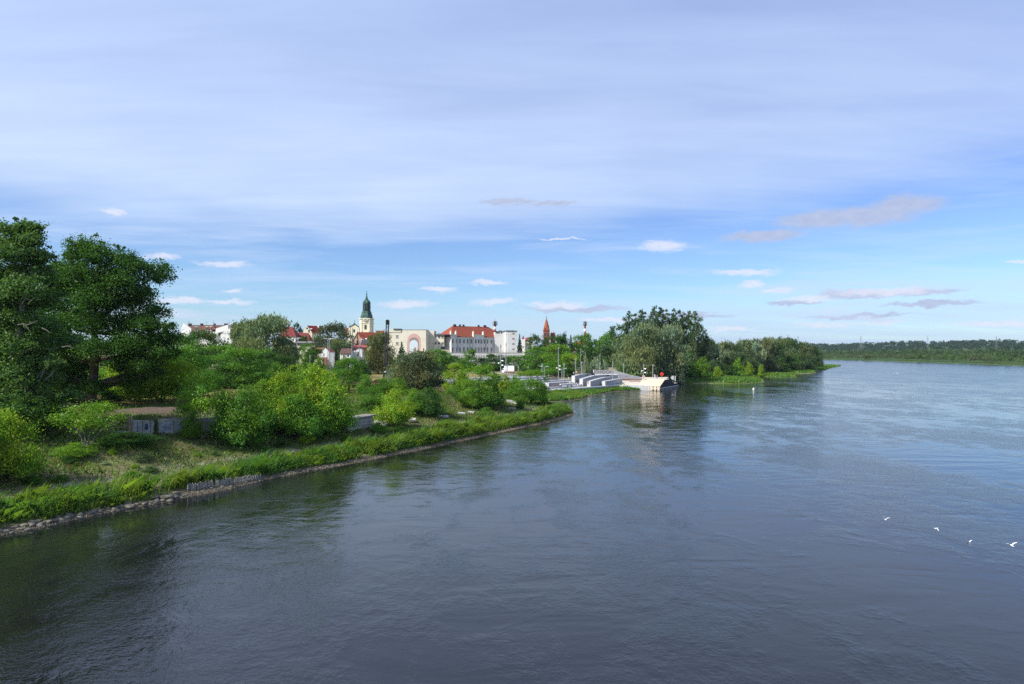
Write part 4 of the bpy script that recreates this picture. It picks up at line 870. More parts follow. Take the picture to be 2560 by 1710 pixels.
MB().box(-2.0, -.9, -.1, 2.6, hh(850), hh(844)).build('dormer', WHITE, B.e); MB().box(.2, 1.1, -.1, 2.6, hh(850), hh(845)).build('dormer', WHITE, B.e)
B = Bld('orange_roofed_house', 'further orange roof with white verge left of the crane boom top', 936, 958, 360, 0); hh = B.h
B.walls(7, hh(842), CREAM); MB().add([(-1.8,-.3,hh(842)),(2.3,-.3,hh(842)),(2.3,4,hh(826)),(-2.1,4,hh(826))], [(0,1,2,3)]).build('roof', TILE, B.e); MB().prism([(-2.4,hh(827)),(-1.9,hh(826)),(-.9,hh(842)),(-1.4,hh(842))], -.4, 4, 'y').build('roof_verge', WHITE, B.e)
# baroque church
B = Bld('baroque_church', 'cream baroque church with tall green copper onion tower', 857, 930, 420, 0, 'church'); hh = B.h; k = 420/F
X_ = lambda px: (px-893.5)*k
MB().box(X_(868), X_(897), 2, 22, 0, hh(832)).build('nave_wall', CREAM2, B.e)
MB().add([(X_(850),6,hh(838)),(X_(873),6,hh(838)),(X_(872),14,hh(817)),(X_(852),14,hh(817))], [(0,1,2,3)]).build('nave_roof', TILE2, B.e)
MB().prism([(X_(864),0),(X_(864),hh(842)),(X_(868),hh(832)),(X_(872),hh(829)),(X_(872),hh(818)),(X_(874.5),hh(815.5)),(X_(885),hh(809.5)),(X_(892),hh(815)),(X_(896),hh(818)),(X_(896),hh(829)),(X_(899),hh(834)),(X_(899),0)], .8, 2, 'y').build('gable_front', CREAM2, B.e)
MB().prism([(X_(872),hh(818.6)),(X_(885),hh(810.4)),(X_(896.5),hh(818.6)),(X_(896.5),hh(816.8)),(X_(885),hh(808.6)),(X_(872),hh(816.8))], .5, 2.2, 'y').build('cornice', COPD, B.e)
for a in (873, 878.5, 892, 896): MB().box(X_(a)-.4, X_(a)+.4, .5, .8, 0, hh(819)).build('pilaster', CREAM, B.e)
def arch_poly(cx, z0, w_, h_, n=10):
    p = [(cx-w_/2, z0), (cx+w_/2, z0)]
    for i in range(n+1):
        a = math.pi*i/n; p.append((cx+w_/2*math.cos(a), z0+h_-w_/2+w_/2*math.sin(a)))
    return p
MB().prism(arch_poly(X_(884.8), hh(831), 1.0, 2.0), .72, .8, 'y').build('window', PANE, B.e)
for a, b_ in ((885, 809), (873, 816.5)): MB().cyl((X_(a), 1.4, hh(b_)), (X_(a), 1.4, hh(b_-8)), .09, n=5).box(X_(a)-.5, X_(a)+.5, 1.35, 1.45, hh(b_-6.3), hh(b_-6.3)+.15).lathe([(.25,hh(b_)),(.35,hh(b_)+.3),(.1,hh(b_)+.6)], 8, (X_(a), 1.4)).build('cross', COPD, B.e)
tx = X_(913.2); hw = 3.75
def octo(hw_, c=1.1): return [(-hw_+c,-hw_),(hw_-c,-hw_),(hw_,-hw_+c),(hw_,hw_-c),(hw_-c,hw_),(-hw_+c,hw_),(-hw_,hw_-c),(-hw_,-hw_+c)]
tw = MB(); tw.prism([(tx+a, 4+b_) for a, b_ in octo(hw)], 0, hh(797.5), 'z'); tw.build('tower_wall', CREAM2, B.e)
for z, e_, h_ in ((797.5, .45, .5), (808, .2, .4), (831, .25, .5)): MB().prism([(tx+a, 4+b_) for a, b_ in octo(hw+e_, 1.2)], hh(z), hh(z)+h_, 'z').build('cornice', CREAM, B.e)
for sx_ in (-1, 1):
    MB().box(tx+sx_*2.35-.35, tx+sx_*2.35+.35, 4-hw-.16, 4-hw, hh(831)+.5, hh(798)).build('pilaster', CREAM, B.e)
cl_ = MB().prism(arch_poly(tx, hh(801), 3.1, hh(794.2)-hh(801)), 4-hw-.62, 4-hw+.6, 'y').build('clock_gable', CREAM2, B.e)
c_ = MB().cyl((tx, 4-hw-.63, hh(799.6)), (tx, 4-hw-.75, hh(799.6)), .95, n=20).build('clock_face', mat('clock_face_grey', (.42,.42,.40), .6, .1, 2), B.e); MB().box(tx-.05, tx+.05, 4-hw-.82, 4-hw-.76, hh(799.6), hh(799.6)+.75).box(tx, tx+.5, 4-hw-.82, 4-hw-.76, hh(799.6)-.05, hh(799.6)+.05).build('clock_hand', DARKM, c_)
MB().prism(arch_poly(tx+.1, hh(823.5), 1.35, hh(811.5)-hh(823.5)), 4-hw-.06, 4-hw, 'y').build('louvred_window', PANE, B.e); MB().prism([(4-.6,hh(823)),(4+.6,hh(823)),(4+.6,hh(813)),(4,hh(811)),(4-.6,hh(813))], tx-hw-.05, tx-hw, 'x').build('louvred_window', PANE, B.e)
r_ = lambda px: px*k*1.06
MB().lathe([(r_(14.2),hh(797)+.5),(r_(14.6),hh(795)),(r_(14.2),hh(789)),(r_(12.2),hh(784)),(r_(11.8),hh(782.5)),(r_(11.8),hh(780)),(r_(9.6),hh(777))], 8, (tx, 4), R(22.5)).build('onion_dome', COPPER, B.e)
MB().lathe([(r_(10),hh(777)),(r_(10),hh(775.5)),(r_(8.8),hh(775)),(r_(8.8),hh(762)),(r_(9.2),hh(761.5)),(r_(9.2),hh(759.5))], 8, (tx, 4), R(22.5)).build('lantern', COPD, B.e)
for i in range(8):
    a = R(45*i); c0 = (tx+math.cos(a)*r_(8.3), 4+math.sin(a)*r_(8.3)); MB().box(-.3, .3, -.12, .12, hh(773), hh(763)).build('lantern_pier', COPPER, B.e, loc=(tx+math.cos(a+R(22.5))*r_(8.7), 4+math.sin(a+R(22.5))*r_(8.7), 0), rot=(0, 0, a+R(22.5)+R(90)))
MB().lathe([(r_(9.4),hh(759.5)),(r_(9.4),hh(756)),(r_(8.6),hh(753)),(r_(5.8),hh(749.5)),(r_(4.0),hh(748)),(r_(3.8),hh(745.5)),(r_(2.0),hh(744.5)),(r_(2.0),hh(742.5)),(r_(2.6),hh(741)),(r_(1.0),hh(738.5)),(r_(1.0),hh(736.5)),(r_(2.0),hh(735)),(r_(.7),hh(732.5)),(r_(.3),hh(729))], 8, (tx, 4), R(22.5)).build('upper_dome', COPPER, B.e)
MB().box(tx-.09, tx+.09, 3.91, 4.09, hh(732), hh(726)).box(tx-.55, tx+.55, 3.93, 4.07, hh(729), hh(728.3)).build('cross', COPD, B.e)
# building with the painted arch
B = Bld('mural_building', 'cream block painted with a big pink archway mural', 959, 1066, 395, 0); hh = B.h; k = 395/F; X_ = lambda px: (px-1012.5)*k
MB().box(X_(1005.7), X_(1065.2), 0, 16, 0, hh(824.5)).build('wall', CREAM, B.e); MB().box(X_(959), X_(1005.7), .05, 14, 0, hh(831)).build('wing_wall', CREAM, B.e)
MB().prism([(0.6, 0), (0.6, hh(825.5)), (15, hh(827)), (15, 0)], X_(1065.2), X_(1065.2)+.5, 'x').build('side_wall', CREAM, B.e)
MB().box(X_(1005.5)-.15, X_(1065.4)+.2, -.15, 16.1, hh(824.5), hh(823.9)).build('parapet_cap', METAL, B.e); MB().box(X_(959), X_(1005.4), -.1, 14.1, hh(831), hh(830.3)).build('parapet_cap', METAL, B.e)
MB().box(X_(971), X_(1000), 3, 8, hh(830.4), hh(821.8)).build('roof_house', CREAM2, B.e); MB().box(X_(981.5), X_(1000.6), 2.6, 8.2, hh(824), hh(821.2)).build('roof_house_fascia', SLATE, B.e)
m0 = arch_poly(X_(1035.1), 0, X_(1051.6)-X_(1018.6), hh(833.8)); MB().prism(m0, -.03, 0, 'y').build('painted_arch', PINK, B.e)
MB().prism(arch_poly(X_(1035.1), 0, X_(1047)-X_(1023.6), hh(843)), -.05, -.031, 'y').build('painted_soffit', MGREY, B.e)
MB().prism(arch_poly(X_(1034.4), 0, X_(1045)-X_(1024), hh(850)), -.07, -.051, 'y').build('painted_sky', MSKY, B.e)
MB().prism([(X_(1032.5),0),(X_(1032.5),hh(868.5)),(X_(1040),hh(868.5)),(X_(1040),hh(872)),(X_(1045),hh(862)),(X_(1045),0)], -.09, -.071, 'y').build('painted_tower', mat('pale_mural_paint', (.66,.60,.56), .9, .04, .5), B.e)
MB().prism([(X_(1035.5),hh(868.5)),(X_(1040),hh(868.5)),(X_(1038.5),0),(X_(1036.5),0)], -.11, -.091, 'y').build('painted_shadow_band', MGREY, B.e)
o = B.win(X_(992.8), hh(844.5), 1.4, 1.6, m=PANE2, frame=CREAM2, y0=.05); B.win(X_(992.8), hh(862), 1.4, 1.6, m=PANE2, frame=CREAM2, y0=.05)
for a in (1053, 1058): MB().box(X_(a)-.2, X_(a)+.2, 4, 4.4, hh(824), hh(823)).build('roof_vent', DARKM, B.e)
B = Bld('admin_building', 'cream two-row-windowed building with flat dark eaves between the mural block and the prison', 1085, 1110, 402, 0); hh = B.h; k = 402/F
MB().box(-B.w/2, B.w/2, 0, 12, 0, hh(838)).build('wall', CREAM, B.e); MB().box(-B.w/2-4.9, -B.w/2, 1, 12, 0, hh(826.5)).build('stair_wall', CREAM, B.e); MB().box(-B.w/2-.1, B.w/2+4.2, -.6, 12.3, hh(838), hh(836)).build('eaves', SLATE, B.e)
for py in (844.5, 861):
    for a in (-2.05, 0, 2.05): B.win(a, hh(py), 1.15, 1.25, frame=CREAM2)
for a in (-1.2, -.2, 1.0): MB().box(a-.3, a+.3, 5, 5.6, hh(836), hh(832)).build('roof_vent', METAL, B.e)
B = Bld('ochre_building', 'narrow ochre walled building with dark eaves left of the prison', 1111, 1128, 410, 0); hh = B.h
B.walls(10, hh(838.5), OCHRE); MB().box(-B.w/2-.3, B.w/2+.4, -.5, 10, hh(838.5), hh(837)).build('eaves', SLATE, B.e); B.win(-1.4, hh(858), .7, 1.8)
MB().prism([(-B.w/2, hh(837)), (-B.w/2+2, hh(827)), (B.w/2, hh(837))], 4, 9, 'y').build('roof', TILE, B.e)
B = Bld('guard_post', 'dark roofed guard post with railing on the left end of the prison wall', 1094, 1124, 392, 0); hh = B.h
MB().box(-1.6, 1.0, 0, 2, hh(874), hh(867.5)).build('cabin', PANE, B.e); MB().box(-3.4, 3.4, -.5, 2.6, hh(867.5), hh(866.3)).build('roof', SLATE, B.e); MB().box(-3.5, 3.4, -.4, 2.4, hh(880), hh(874.5)).build('platform', BEIGE, B.e)
for x in (-3.3, 0, 3.3): MB().cyl((x, -.3, 0), (x, -.3, hh(880)), .12, n=6).build('post', METAL, B.e)
for x in (-2.9, 3.0): MB().cyl((x, -.3, hh(874.5)), (x, -.3, hh(867)), .05, n=4).build('railing_post', DARKM, B.e)
for z in (1.2,): MB().box(-3.5, 3.4, -.4, -.35, hh(873), hh(872.6)).build('handrail', DARKM, B.e)
# the prison: long grey block with orange hipped roof, turned away to the right
PD = 415
B = Bld('prison_block', 'long grey prison block with orange hipped roof and three parapet gables', 1127, 1261, PD, 38); hh = B.h; w_ = B.w
def XP(px):
    """local x on the turned front where the photo column px falls"""
    u = (px-CX)/F; c, s2 = math.cos(R(38)), math.sin(R(38)); return (u*B.e.location.y-B.e.location.x)/(c-u*s2)
x0, x1 = XP(1126.5), XP(1260.5); HE = hh(842.6); dep = 16
MB().box(x0, x1, 0, dep, 0, HE).build('wall', GREYW, B.e)
MB().add([(x0-.5,-.6,HE),(x1+.5,-.6,HE),(x1+.5,dep+.6,HE),(x0-.5,dep+.6,HE),(x0+6.5,dep/2,HE+6.7),(x1-6.5,dep/2,HE+6.7)], [(0,1,5,4),(1,2,5),(2,3,4,5),(3,0,4),(3,2,1,0)]).build('roof', TILE, B.e)
MB().box(x0-.3, x1+.3, -.25, 0, HE-.7, HE-.15).build('cornice', GREYW, B.e)
for a, b_ in ((1126.5, 1139), (1182.5, 1207), (1249, 1261)):
    p0, p1 = XP(a), XP(b_)
    pr_ = MB().box(p0, p1, -.75, .2, 0, HE+1.0).build('bay', GREYW, B.e); MB().box(p0-.1, p1+.1, -.9, .3, HE+1.0, HE+1.45).build('parapet', CREAM, B.e)
    for q in (p0, p1): MB().box(q-.35, q+.35, -.95, .35, HE-.2, HE+3.0).lathe([(.38,HE+3.0),(.2,HE+3.5),(.02,HE+3.8)], 4, (q, -.3), R(45)).build('pinnacle', CREAM, B.e)
cols = [1129.8, 1140.5, 1149.7, 1159.7, 1169.3, 1178.3, 1187.5, 1195, 1201.7, 1210.5, 1219, 1228.3, 1237, 1245.7, 1254.7]
wp = {}
for ci, cpx in enumerate(cols):
    yy = -.75 if ci in (0, 6, 7, 8, 14) else 0; x = XP(cpx); half = ci in (6, 7, 8)
    for ri, (dz, hz_) in enumerate(((-3.9, 2.5), (-9.4, 3.1), (-14.3, 2.3))):
        key = (ri,)
        if key not in wp:
            wn = MB().box(-.55, .55, -.05, -.01, 0, hz_).mesh('window', PANE); fr = MB().box(-.75, .75, -.16, 0, hz_, hz_+.22).box(-.75, .75, -.22, 0, -.2, 0).box(-.75, -.56, -.1, 0, 0, hz_).box(.56, .75, -.1, 0, 0, hz_).box(-.04, .04, -.07, -.05, 0, hz_).mesh('frame', WHITE); wp[key] = (wn, fr)
        o = link('window', wp[key][0], None, B.e, (x, yy, HE+dz)); link('frame', wp[key][1], None, o)
for cpx in (1144.7, 1174.5, 1214.5, 1241): x = XP(cpx); MB().cyl((x, -.12, 0), (x, -.12, HE-.7), .1, n=5).build('downpipe', DARKM, B.e)
for t_ in (.06, .2, .3, .72, .9):
    xx = x0+6.5+(x1-x0-13)*t_; MB().box(xx-.8 if t_ in (.06, .9) else xx-.45, xx+.8 if t_ in (.06, .9) else xx+.45, dep/2-.5, dep/2+.5, HE+5.8, HE+7.7).build('chimney', DBROWN, B.e)
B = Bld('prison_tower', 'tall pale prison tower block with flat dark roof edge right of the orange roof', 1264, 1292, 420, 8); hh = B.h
MB().box(-1.9, B.w/2, 0, 12, 0, hh(828)).box(-B.w/2-6.5, -1.9, 3, 12, 0, hh(829)).build('wall', GREYW, B.e); MB().prism([(-3.6,0.02),(-1.9,-.02),(-1.9,3.2),(-3.6,3.2)], 0, hh(828), 'z').build('painted_lit_corner', WHITE, B.e)  # left strip whiter than the rest: sunlight on it put into the colour
MB().box(-3.9, B.w/2+.3, -.3, 12.3, hh(828), hh(826.6)).box(-B.w/2-6.7, -3.9, 2.7, 12.3, hh(829), hh(827.8)).build('roof_edge', DARKM, B.e); MB().box(-3.7, B.w/2+.05, -.08, 12, hh(836.4), hh(835.8)).build('cornice', CREAM, B.e)
for py in (836, 849, 862, 875):
    for a in (1.0, 1.75): B.win(a, hh(py), .42, 1.0)
for a in (-8.5, -7.3, -5.6): B.win(a, hh(834), .8, 1.2, y0=3)
for a in (-6, -1, 1.5): MB().box(a-.9, a+.9, 5, 7, hh(827), hh(825.2)).build('roof_vent', METAL, B.e)
B = Bld('low_annex', 'low white annex at the right foot of the prison tower', 1292, 1310, 405, 0); hh = B.h
B.walls(6, hh(867), WHITE); MB().box(-B.w/2-.2, B.w/2+.2, -.3, 6.2, hh(867), hh(866)).build('roof', METAL, B.e)
# perimeter wall
B = Bld('prison_wall', 'long pale concrete prison perimeter wall with fence on top', 1119, 1308, 375, 0, 'wall'); hh = B.h
MB().box(-B.w/2, B.w/2, 0, .5, 0, hh(882.3)).build('wall_face', CONCL, B.e); MB().box(-B.w/2-.1, B.w/2+.1, -.15, .65, hh(882.3), hh(881.4)).build('coping', METAL, B.e)
bb = MB()
for i in range(46): xx = -B.w/2+i*B.w/45; MB; bb.box(xx-.10, xx+.10, -.2, 0, 0, hh(887.2))
bb.build('wall_ribs', CONCM, B.e); bb = MB()
for i in range(40): xx = -B.w/2+i*B.w/39; bb.cyl((xx, .3, hh(881.5)), (xx, .3, hh(876.5)), .05, n=4)
for z in (877, 879, 880.5): bb.box(-B.w/2, B.w/2, .28, .32, hh(z), hh(z)+.05)
bb.build('fence', METAL, B.e)
# communications masts, brick church, far roofs
def mast(label, px, d, top, bands, plat, tip):
    x, y, z = site(px, d); e = empty('radio_mast', (x, y, z), label, 'mast'); h_ = lambda py: HC-(py-HY)/F*d-z
    zs = [0]+[h_(p) for p in bands]
    for i in range(len(zs)-1): MB().cyl((0, 0, zs[i]), (0, 0, zs[i+1]), 1.05-.07*i, 1.0-.07*i, n=10).build('shaft_band', mat('faded_red_band', (.26,.05,.035), .7, .1, 1) if i % 2 else WHITEP, e, True)
    zt = zs[-1]; MB().lathe([(1.0,zt),(plat,zt+.4),(plat,zt+.8),(plat*.75,zt+1.0),(plat*.75,zt+3.0),(plat*.9,zt+3.2),(plat*.5,zt+3.6)], 10).build('platform', DARKM, e)
    for i in range(6):
        a = R(60*i); MB().box(-.25, .25, -.15, .15, zt+.6, zt+3.2).build('antenna_panel', METAL, e, loc=(math.cos(a)*plat, math.sin(a)*plat, 0), rot=(0, 0, a+R(90)))
    MB().cyl((0, 0, zt+3.4), (0, 0, h_(tip)), .35, .05, n=5).build('spike', METAL, e)
    return e
mast('red and white mast with pointed spike rising behind the prison tower', 1237.5, 560, 0, (832, 824, 817, 814), 1.9, 796)
mast('red and white banded round tower with dark crown above the trees', 1462.5, 560, 0, (840, 830, 822, 814.5), 1.5, 806)
B = Bld('brick_church', 'red brick church with pointed brick spire above the trees', 1358, 1375, 500, 0, 'church'); hh = B.h; k = 500/F; c0 = 8*k
MB().prism([(a*.97, 3+b_*.97) for a, b_ in octo(8*k, .6)], 0, hh(827), 'z').build('belfry_wall', BRICK, B.e)
MB().prism([(a, 3+b_) for a, b_ in octo(8.7*k, .6)], hh(827), hh(826), 'z').build('cornice', BRICK, B.e)
MB().lathe([(8.6*k*1.02,hh(826)),(6.4*k,hh(814)),(1.1*k,hh(796)),(.3,hh(795.5))], 8, (0, 3), R(22.5)).build('spire', mat('orange_brick', (.30,.095,.05), .9, .15, 2), B.e)
MB().cyl((0, 3, hh(795.5)), (0, 3, hh(790)), .12, n=5).lathe([(.15,hh(794)),(.4,hh(793)),(.1,hh(792))], 6, (0, 3)).build('finial', COPD, B.e)
for a in (-1, 1): MB().prism([(a*1.25-1.1,hh(826)),(a*1.25+1.1,hh(826)),(a*1.25,hh(818))], 3-8.6*k-.1, 3-6*k, 'y').build('gablet', BRICK, B.e)
for a in (-1.6, -.75, .75, 1.6): MB().prism(arch_poly(a, hh(840), .55, hh(832.5)-hh(840)), 3-8*k-.05, 3-8*k+.1, 'y').build('louvred_window', PANE, B.e)
MB().box(X_(0)*0+3.2, 6.6, 4, 8, 0, hh(833)).box(3.1, 6.7, 3.9, 8.1, hh(833), hh(831.8)).build('side_tower', BRICK, B.e)
for a in (4.2, 5.4): MB().cyl((a, 6, hh(832)), (a, 6, hh(827.5)), .2, .1, n=6).build('chimney', METAL, B.e)
B = Bld('distant_house', 'distant house with orange roof between the prison and the brick spire', 1313, 1332, 430, 0); hh = B.h
B.walls(8, hh(853), CREAM2); MB().add([(-2.6,-.3,hh(853)),(2.5,-.3,hh(853)),(2.5,5,hh(843.5)),(-2.0,5,hh(843.5))], [(0,1,2,3)]).build('roof', TILE, B.e); MB().box(-2.4, 2.4, -.2, 0, hh(853), hh(850)).build('eaves', SLATE, B.e)
for a in (-1.3, .6): B.win(a, hh(863), .6, 1.3)
B = Bld('distant_turret', 'small distant house with pointed red turret beside the blue-green spruce', 1303, 1313, 440, 0); hh = B.h
B.walls(5, hh(848), WHITE); MB().lathe([(1.3,hh(848)),(.05,hh(838))], 4, (0, 2.5), R(45)).build('turret_roof', RED, B.e)
B = Bld('hidden_house', 'pale house glimpsed through the trees under the striped tower', 1440, 1462, 360, 0); hh = B.h
B.walls(6, hh(861), CREAM); B.gable(6, hh(861), hh(852), TILE2, CREAM); B.win(-.8, hh(869), .8, 1.1); B.win(1, hh(869), .8, 1.1)
B = Bld('kiosk', 'small dark kiosk with pyramid roof at the back of the plaza', 1432, 1441, 300, 0, 'kiosk'); hh = B.h
B.walls(1.6, hh(881.5), METAL); MB().lathe([(1.3,hh(881.5)),(.1,hh(876.5))], 4, (0, .8), R(45)).build('roof', BROWN, B.e); B.win(0, hh(886), .9, .6)
# ------------------------------------------------------------ concrete remains on the near bank
def quad_wall(name, label, pts, thick, ztop, m, cat='wall', zb=-.6, parent=None):
    """upright slab between two ground points; pts = ((x,y),(x,y)), ztop = heights at the ends"""
    (ax, ay), (bx, by) = pts; L = math.hypot(bx-ax, by-ay); rz = math.atan2(by-ay, bx-ax); z0 = gz(ax, ay)
    e = empty(name, (ax, ay, z0), label, cat, None, rz)
    MB().prism([(0, zb), (L, zb), (L, ztop[1]-z0), (0, ztop[0]-z0)], 0, thick, 'y').build('slab', m, e); return e, L, z0
GRAF = mat('faded_graffiti_paint', (.20,.215,.26), .9, .3, 2, col2=(.40,.42,.46)); DGRAF = mat('dark_graffiti_paint', (.05,.05,.07), .9, .3, 2)
xa, ya, za = hit(331, 1088); xb, yb, zb_ = hit(386, 1089); xc, yc, zc = hit(397, 1088); xd, yd, zd = hit(470, 1084)
sc_ = lambda y_: y_/F
e, L, z0 = quad_wall('concrete_wall', 'graffitied concrete wall panel with pillar left of the ivy gap', ((xa, ya), (xb, yb)), .3, (za+38*sc_(ya), zb_+35*sc_(yb)), CONC)
MB().box(-.45, -.02, -.12, .4, -.6, 47*sc_(ya)).build('pillar', mat('brown_stained_concrete', (.20,.15,.10), .9, .2, 2), e)
for (u, zz, w_, h_, m_) in ((.15,.35,.75,1.1,GRAF),(1.15,.3,.8,1.0,GRAF),(2.1,.5,.35,.8,GRAF)): MB().prism([(u,zz),(u+w_*.8,zz+.05),(u+w_,zz+h_*.7),(u+w_*.6,zz+h_),(u+w_*.1,zz+h_*.8)], -.012, 0, 'y').build('graffiti', m_, e)
MB().prism([(1.35,.7),(1.5,.4),(1.75,.6),(1.7,1.15),(1.55,1.25),(1.4,1.2)], -.024, -.013, 'y').build('graffiti', DGRAF, e)
for u in (.5, 1.05, 1.95, 2.45): MB().prism([(u,.15),(u+.07,.15),(u+.09,1.5),(u,1.6)], -.016, -.013, 'y').build('stain', mat('rain_stain', (.10,.10,.09), .95, .3, 3), e)
e, L, z0 = quad_wall('concrete_wall', 'long graffitied concrete wall running right from the ivy gap behind the saplings', ((xc, yc), (xd, yd)), .3, (zc+38*sc_(yc), zd+40*sc_(yd)), CONC)
MB().prism([(.2,.3),(1.3,.2),(1.6,1.2),(1.2,1.55),(.4,1.3)], -.012, 0, 'y').build('graffiti', GRAF, e); MB().prism([(1.9,.3),(2.9,.35),(3.0,1.3),(2.3,1.45),(2.0,1.0)], -.012, 0, 'y').build('graffiti', GRAF, e)
for u in (1.7, 3.2): MB().prism([(u,.15),(u+.08,.15),(u+.09,1.6),(u,1.65)], -.016, -.013, 'y').build('stain', _mats['rain_stain'], e)
xe, ye, ze = hit(560, 1078); quad_wall('concrete_wall', 'shaded concrete wall continuing behind the slender young tree', ((xd+.05, yd+.05), (xe, ye)), .28, (zd+36*sc_(yd), ze+36*sc_(ye)), CONC)
xf, yf, zf = hit(660, 1065); quad_wall('concrete_wall', 'dark concrete wall stretch behind the rounded bush', ((xe+.05, ye+.05), (xf, yf)), .28, (ze+34*sc_(ye), zf+30*sc_(yf)), CONC)
x, y, z = hit(312, 1085); MBx = MB().box(-1.3, .9, -.3, .5, -.5, .28).build('concrete_block', CONC, None, loc=(x, y, z), rot=(0, 0, .05)); tag(MBx, 'low concrete footing left of the wall pillar', 'block')
b = MB()
for i in range(34):
    h_ = (i % 9)*.2+.1; xx = rr.uniform(-.05, .35); b.add([(xx-.16, -.12-.04*(i % 3), h_), (xx+.02, -.16, h_+.1), (xx+.18, -.12, h_), (xx+.02, -.2, h_-.15)], [(0,1,2,3)])
iv = b.build('ivy', LEAF, None, loc=(xb+.05, yb, zb_)); iv.color = (.03, .07, .015, 1); tag(iv, 'ivy hanging in the gap between two wall panels', 'ivy')
# leaning wall block further right
xa, ya, za = hit(870, 1079); xb, yb, zb_ = hit(933, 1069)
ya -= .0
e, L, z0 = quad_wall('wall_block', 'big pale concrete wall block with broken slab on top, right of the yellow-green cluster', ((xa, ya), (xb, ya+4.6)), 1.2, (za+25*sc_(ya), za+29*sc_(ya)), CONC)
tilt = math.atan2(4*sc_(ya), L); MB().box(-.1, L+.6, -.15, 2.2, 0, .22).build('top_slab', mat('mossy_concrete', (.20,.19,.16), .95, .3, 2), e, loc=(0, 0, 25*sc_(ya)+.02), rot=(0, -tilt, 0))
for (u, zz) in ((.1,.55),(.1,1.0)): MB().box(.05, L-.1, -.012, 0, zz-.03, zz+.03).build('stain', _mats['rain_stain'], e)
x, y, z = hit(944, 1056); o = MB().box(-.16, .16, -.16, .16, -.4, 1.9).build('concrete_post', CONC, None, loc=(x, y, z)); tag(o, 'upright concrete post behind the broken slabs', 'post')
def slab(px, py, wpx, hpx, tx, ty, rz, lb, m=CONC):
    x, y, z = hit(px, py); w_ = wpx*y/F; d_ = hpx*y/F*3.2
    o = MB().prism([(-.5*w_,-.45*d_),(.42*w_,-.5*d_),(.5*w_,.1*d_),(.3*w_,.5*d_),(-.4*w_,.42*d_)], 0, .28, 'z').build('broken_slab', m, None, loc=(x, y, z+.05), rot=(tx, ty, rz)); tag(o, lb, 'slab')
slab(955, 1050, 28, 12, .1, -.1, .2, 'broken concrete slab leaning beside the upright post'); slab(950, 1062, 38, 9, .35, .05, -.1, 'dark tilted slab below the upright post'); slab(975, 1056, 40, 8, .5, 0, .1, 'tilted slab fragment under the yellow-tinged bush')
slab(1022, 1054, 36, 9, .12, -.12, .3, 'large flat grey slab in the grass right of the yellow-tinged bush'); slab(1108, 1044, 26, 6, .05, 0, .1, 'pale slab in the spit grass, left one of two', CONCL); slab(1153, 1036, 20, 5, .05, .1, .3, 'pale slab in the spit grass beside the round shrub', CONCL)
slab(1178, 1033, 16, 4, 0, .1, -.2, 'small pale slab just left of the round shrub', CONCL); slab(1278, 1008, 26, 8, .3, .2, .4, 'tilted grey slab under the trees at the spit tip'); slab(1298, 1003, 20, 5, .1, 0, 0, 'thin grey slab behind the tilted one at the spit tip'); slab(1280, 1023, 18, 3, 0, 0, 0, 'flat grey slab near the spit tip shore'); slab(1212, 1014, 18, 3, 0, 0, .3, 'thin pale slab in front of the broad central tree', CONCL)
# row of short concrete piles at the water's edge
pm = [MB().prism([(-.10,-.7),(.10,-.7),(.09,.60+.07*i),(.03,.70-.07*i),(-.08,.64)], -.035, .035, 'y').mesh('pile', mat('pale_weathered_concrete_pile', (.29,.28,.25), .9, .25, 2.2, bump=.4)) for i in range(3)]
for i in range(36):
    f = i/35; px = 470+(650-470)*f; py = 1224+(1197-1224)*f
    x, y, z = hit(px, py+3); 
    if i in (13, 22): continue
    o = link('concrete_pile', pm[i % 3], None, None, (x, y, z-.05), (rr.uniform(-.05, .05), rr.uniform(-.08, .08), .9+rr.uniform(-.2, .2))); o.scale = (.95, 1, .85+.25*rr.random())
    tag(o, 'short pale concrete pile in the row at the edge of the reeds', 'pile', 'concrete piles at the waterline')
# driftwood logs, rubble heap, sandy heap
x, y, z = hit(182, 1022)
for i, (a, b_) in enumerate(((0, .12), (.3, -.05), (-.2, .25))): o = MB().cyl((-1.6, 0, 0), (1.6, .3, .15), .09, .05, 6).build('fallen_branch', _mats['bleached_wood'], None, loc=(x, y+a, z+.25+.18*i), rot=(0, 0, b_)); tag(o, ('lowest','middle','uppermost')[i]+' of three pale fallen branches beside the huge tree', 'branch')
def mound(name, label, px, py, wx, wy, h_, m, seed):
    x, y, z = hit(px, py) if py < 1200 else (px, py, 0); b = MB(); n = 14; rq = random.Random(seed); vs = []; fs = []
    for j in range(n+1):
        for i in range(n+1):
            u, v = i/n*2-1, j/n*2-1; r2 = u*u+v*v; vs.append((u*wx, v*wy, max(-.4, h_*(1-r2)*(.7+.6*rq.random()))))
    fs = [(j*(n+1)+i, j*(n+1)+i+1, (j+1)*(n+1)+i+1, (j+1)*(n+1)+i) for j in range(n) for i in range(n)]
    o = b.add(vs, fs).build(name, m, None, True, (x, y, z)); tag(o, label, 'mound'); return o
EARTH = mat('brown_earth', (.10,.07,.05), .95, .35, 3, bump=.6); SAND = mat('pale_sand', (.42,.33,.24), .95, .15, 2)
mound('earth_mound', 'bare brown earth mound behind the graffitied wall', 375, 1029, 6.0, 5.5, .5, EARTH, 1)
mound('sand_heap', 'pale sand heap glimpsed between the trees behind the slender young tree', 535, 955, 5, 5, 4.2, SAND, 2)
mound('sand_heap', 'pale sandy ground showing through the trees beneath the huge tree', 400, 960, 16, 5, 3.2, SAND, 3)
mound('rubble_heap', 'brown rubble heap right of the broad grey-brown willow', 1108, 978, 3.0, 1.4, 1.1, EARTH, 4)
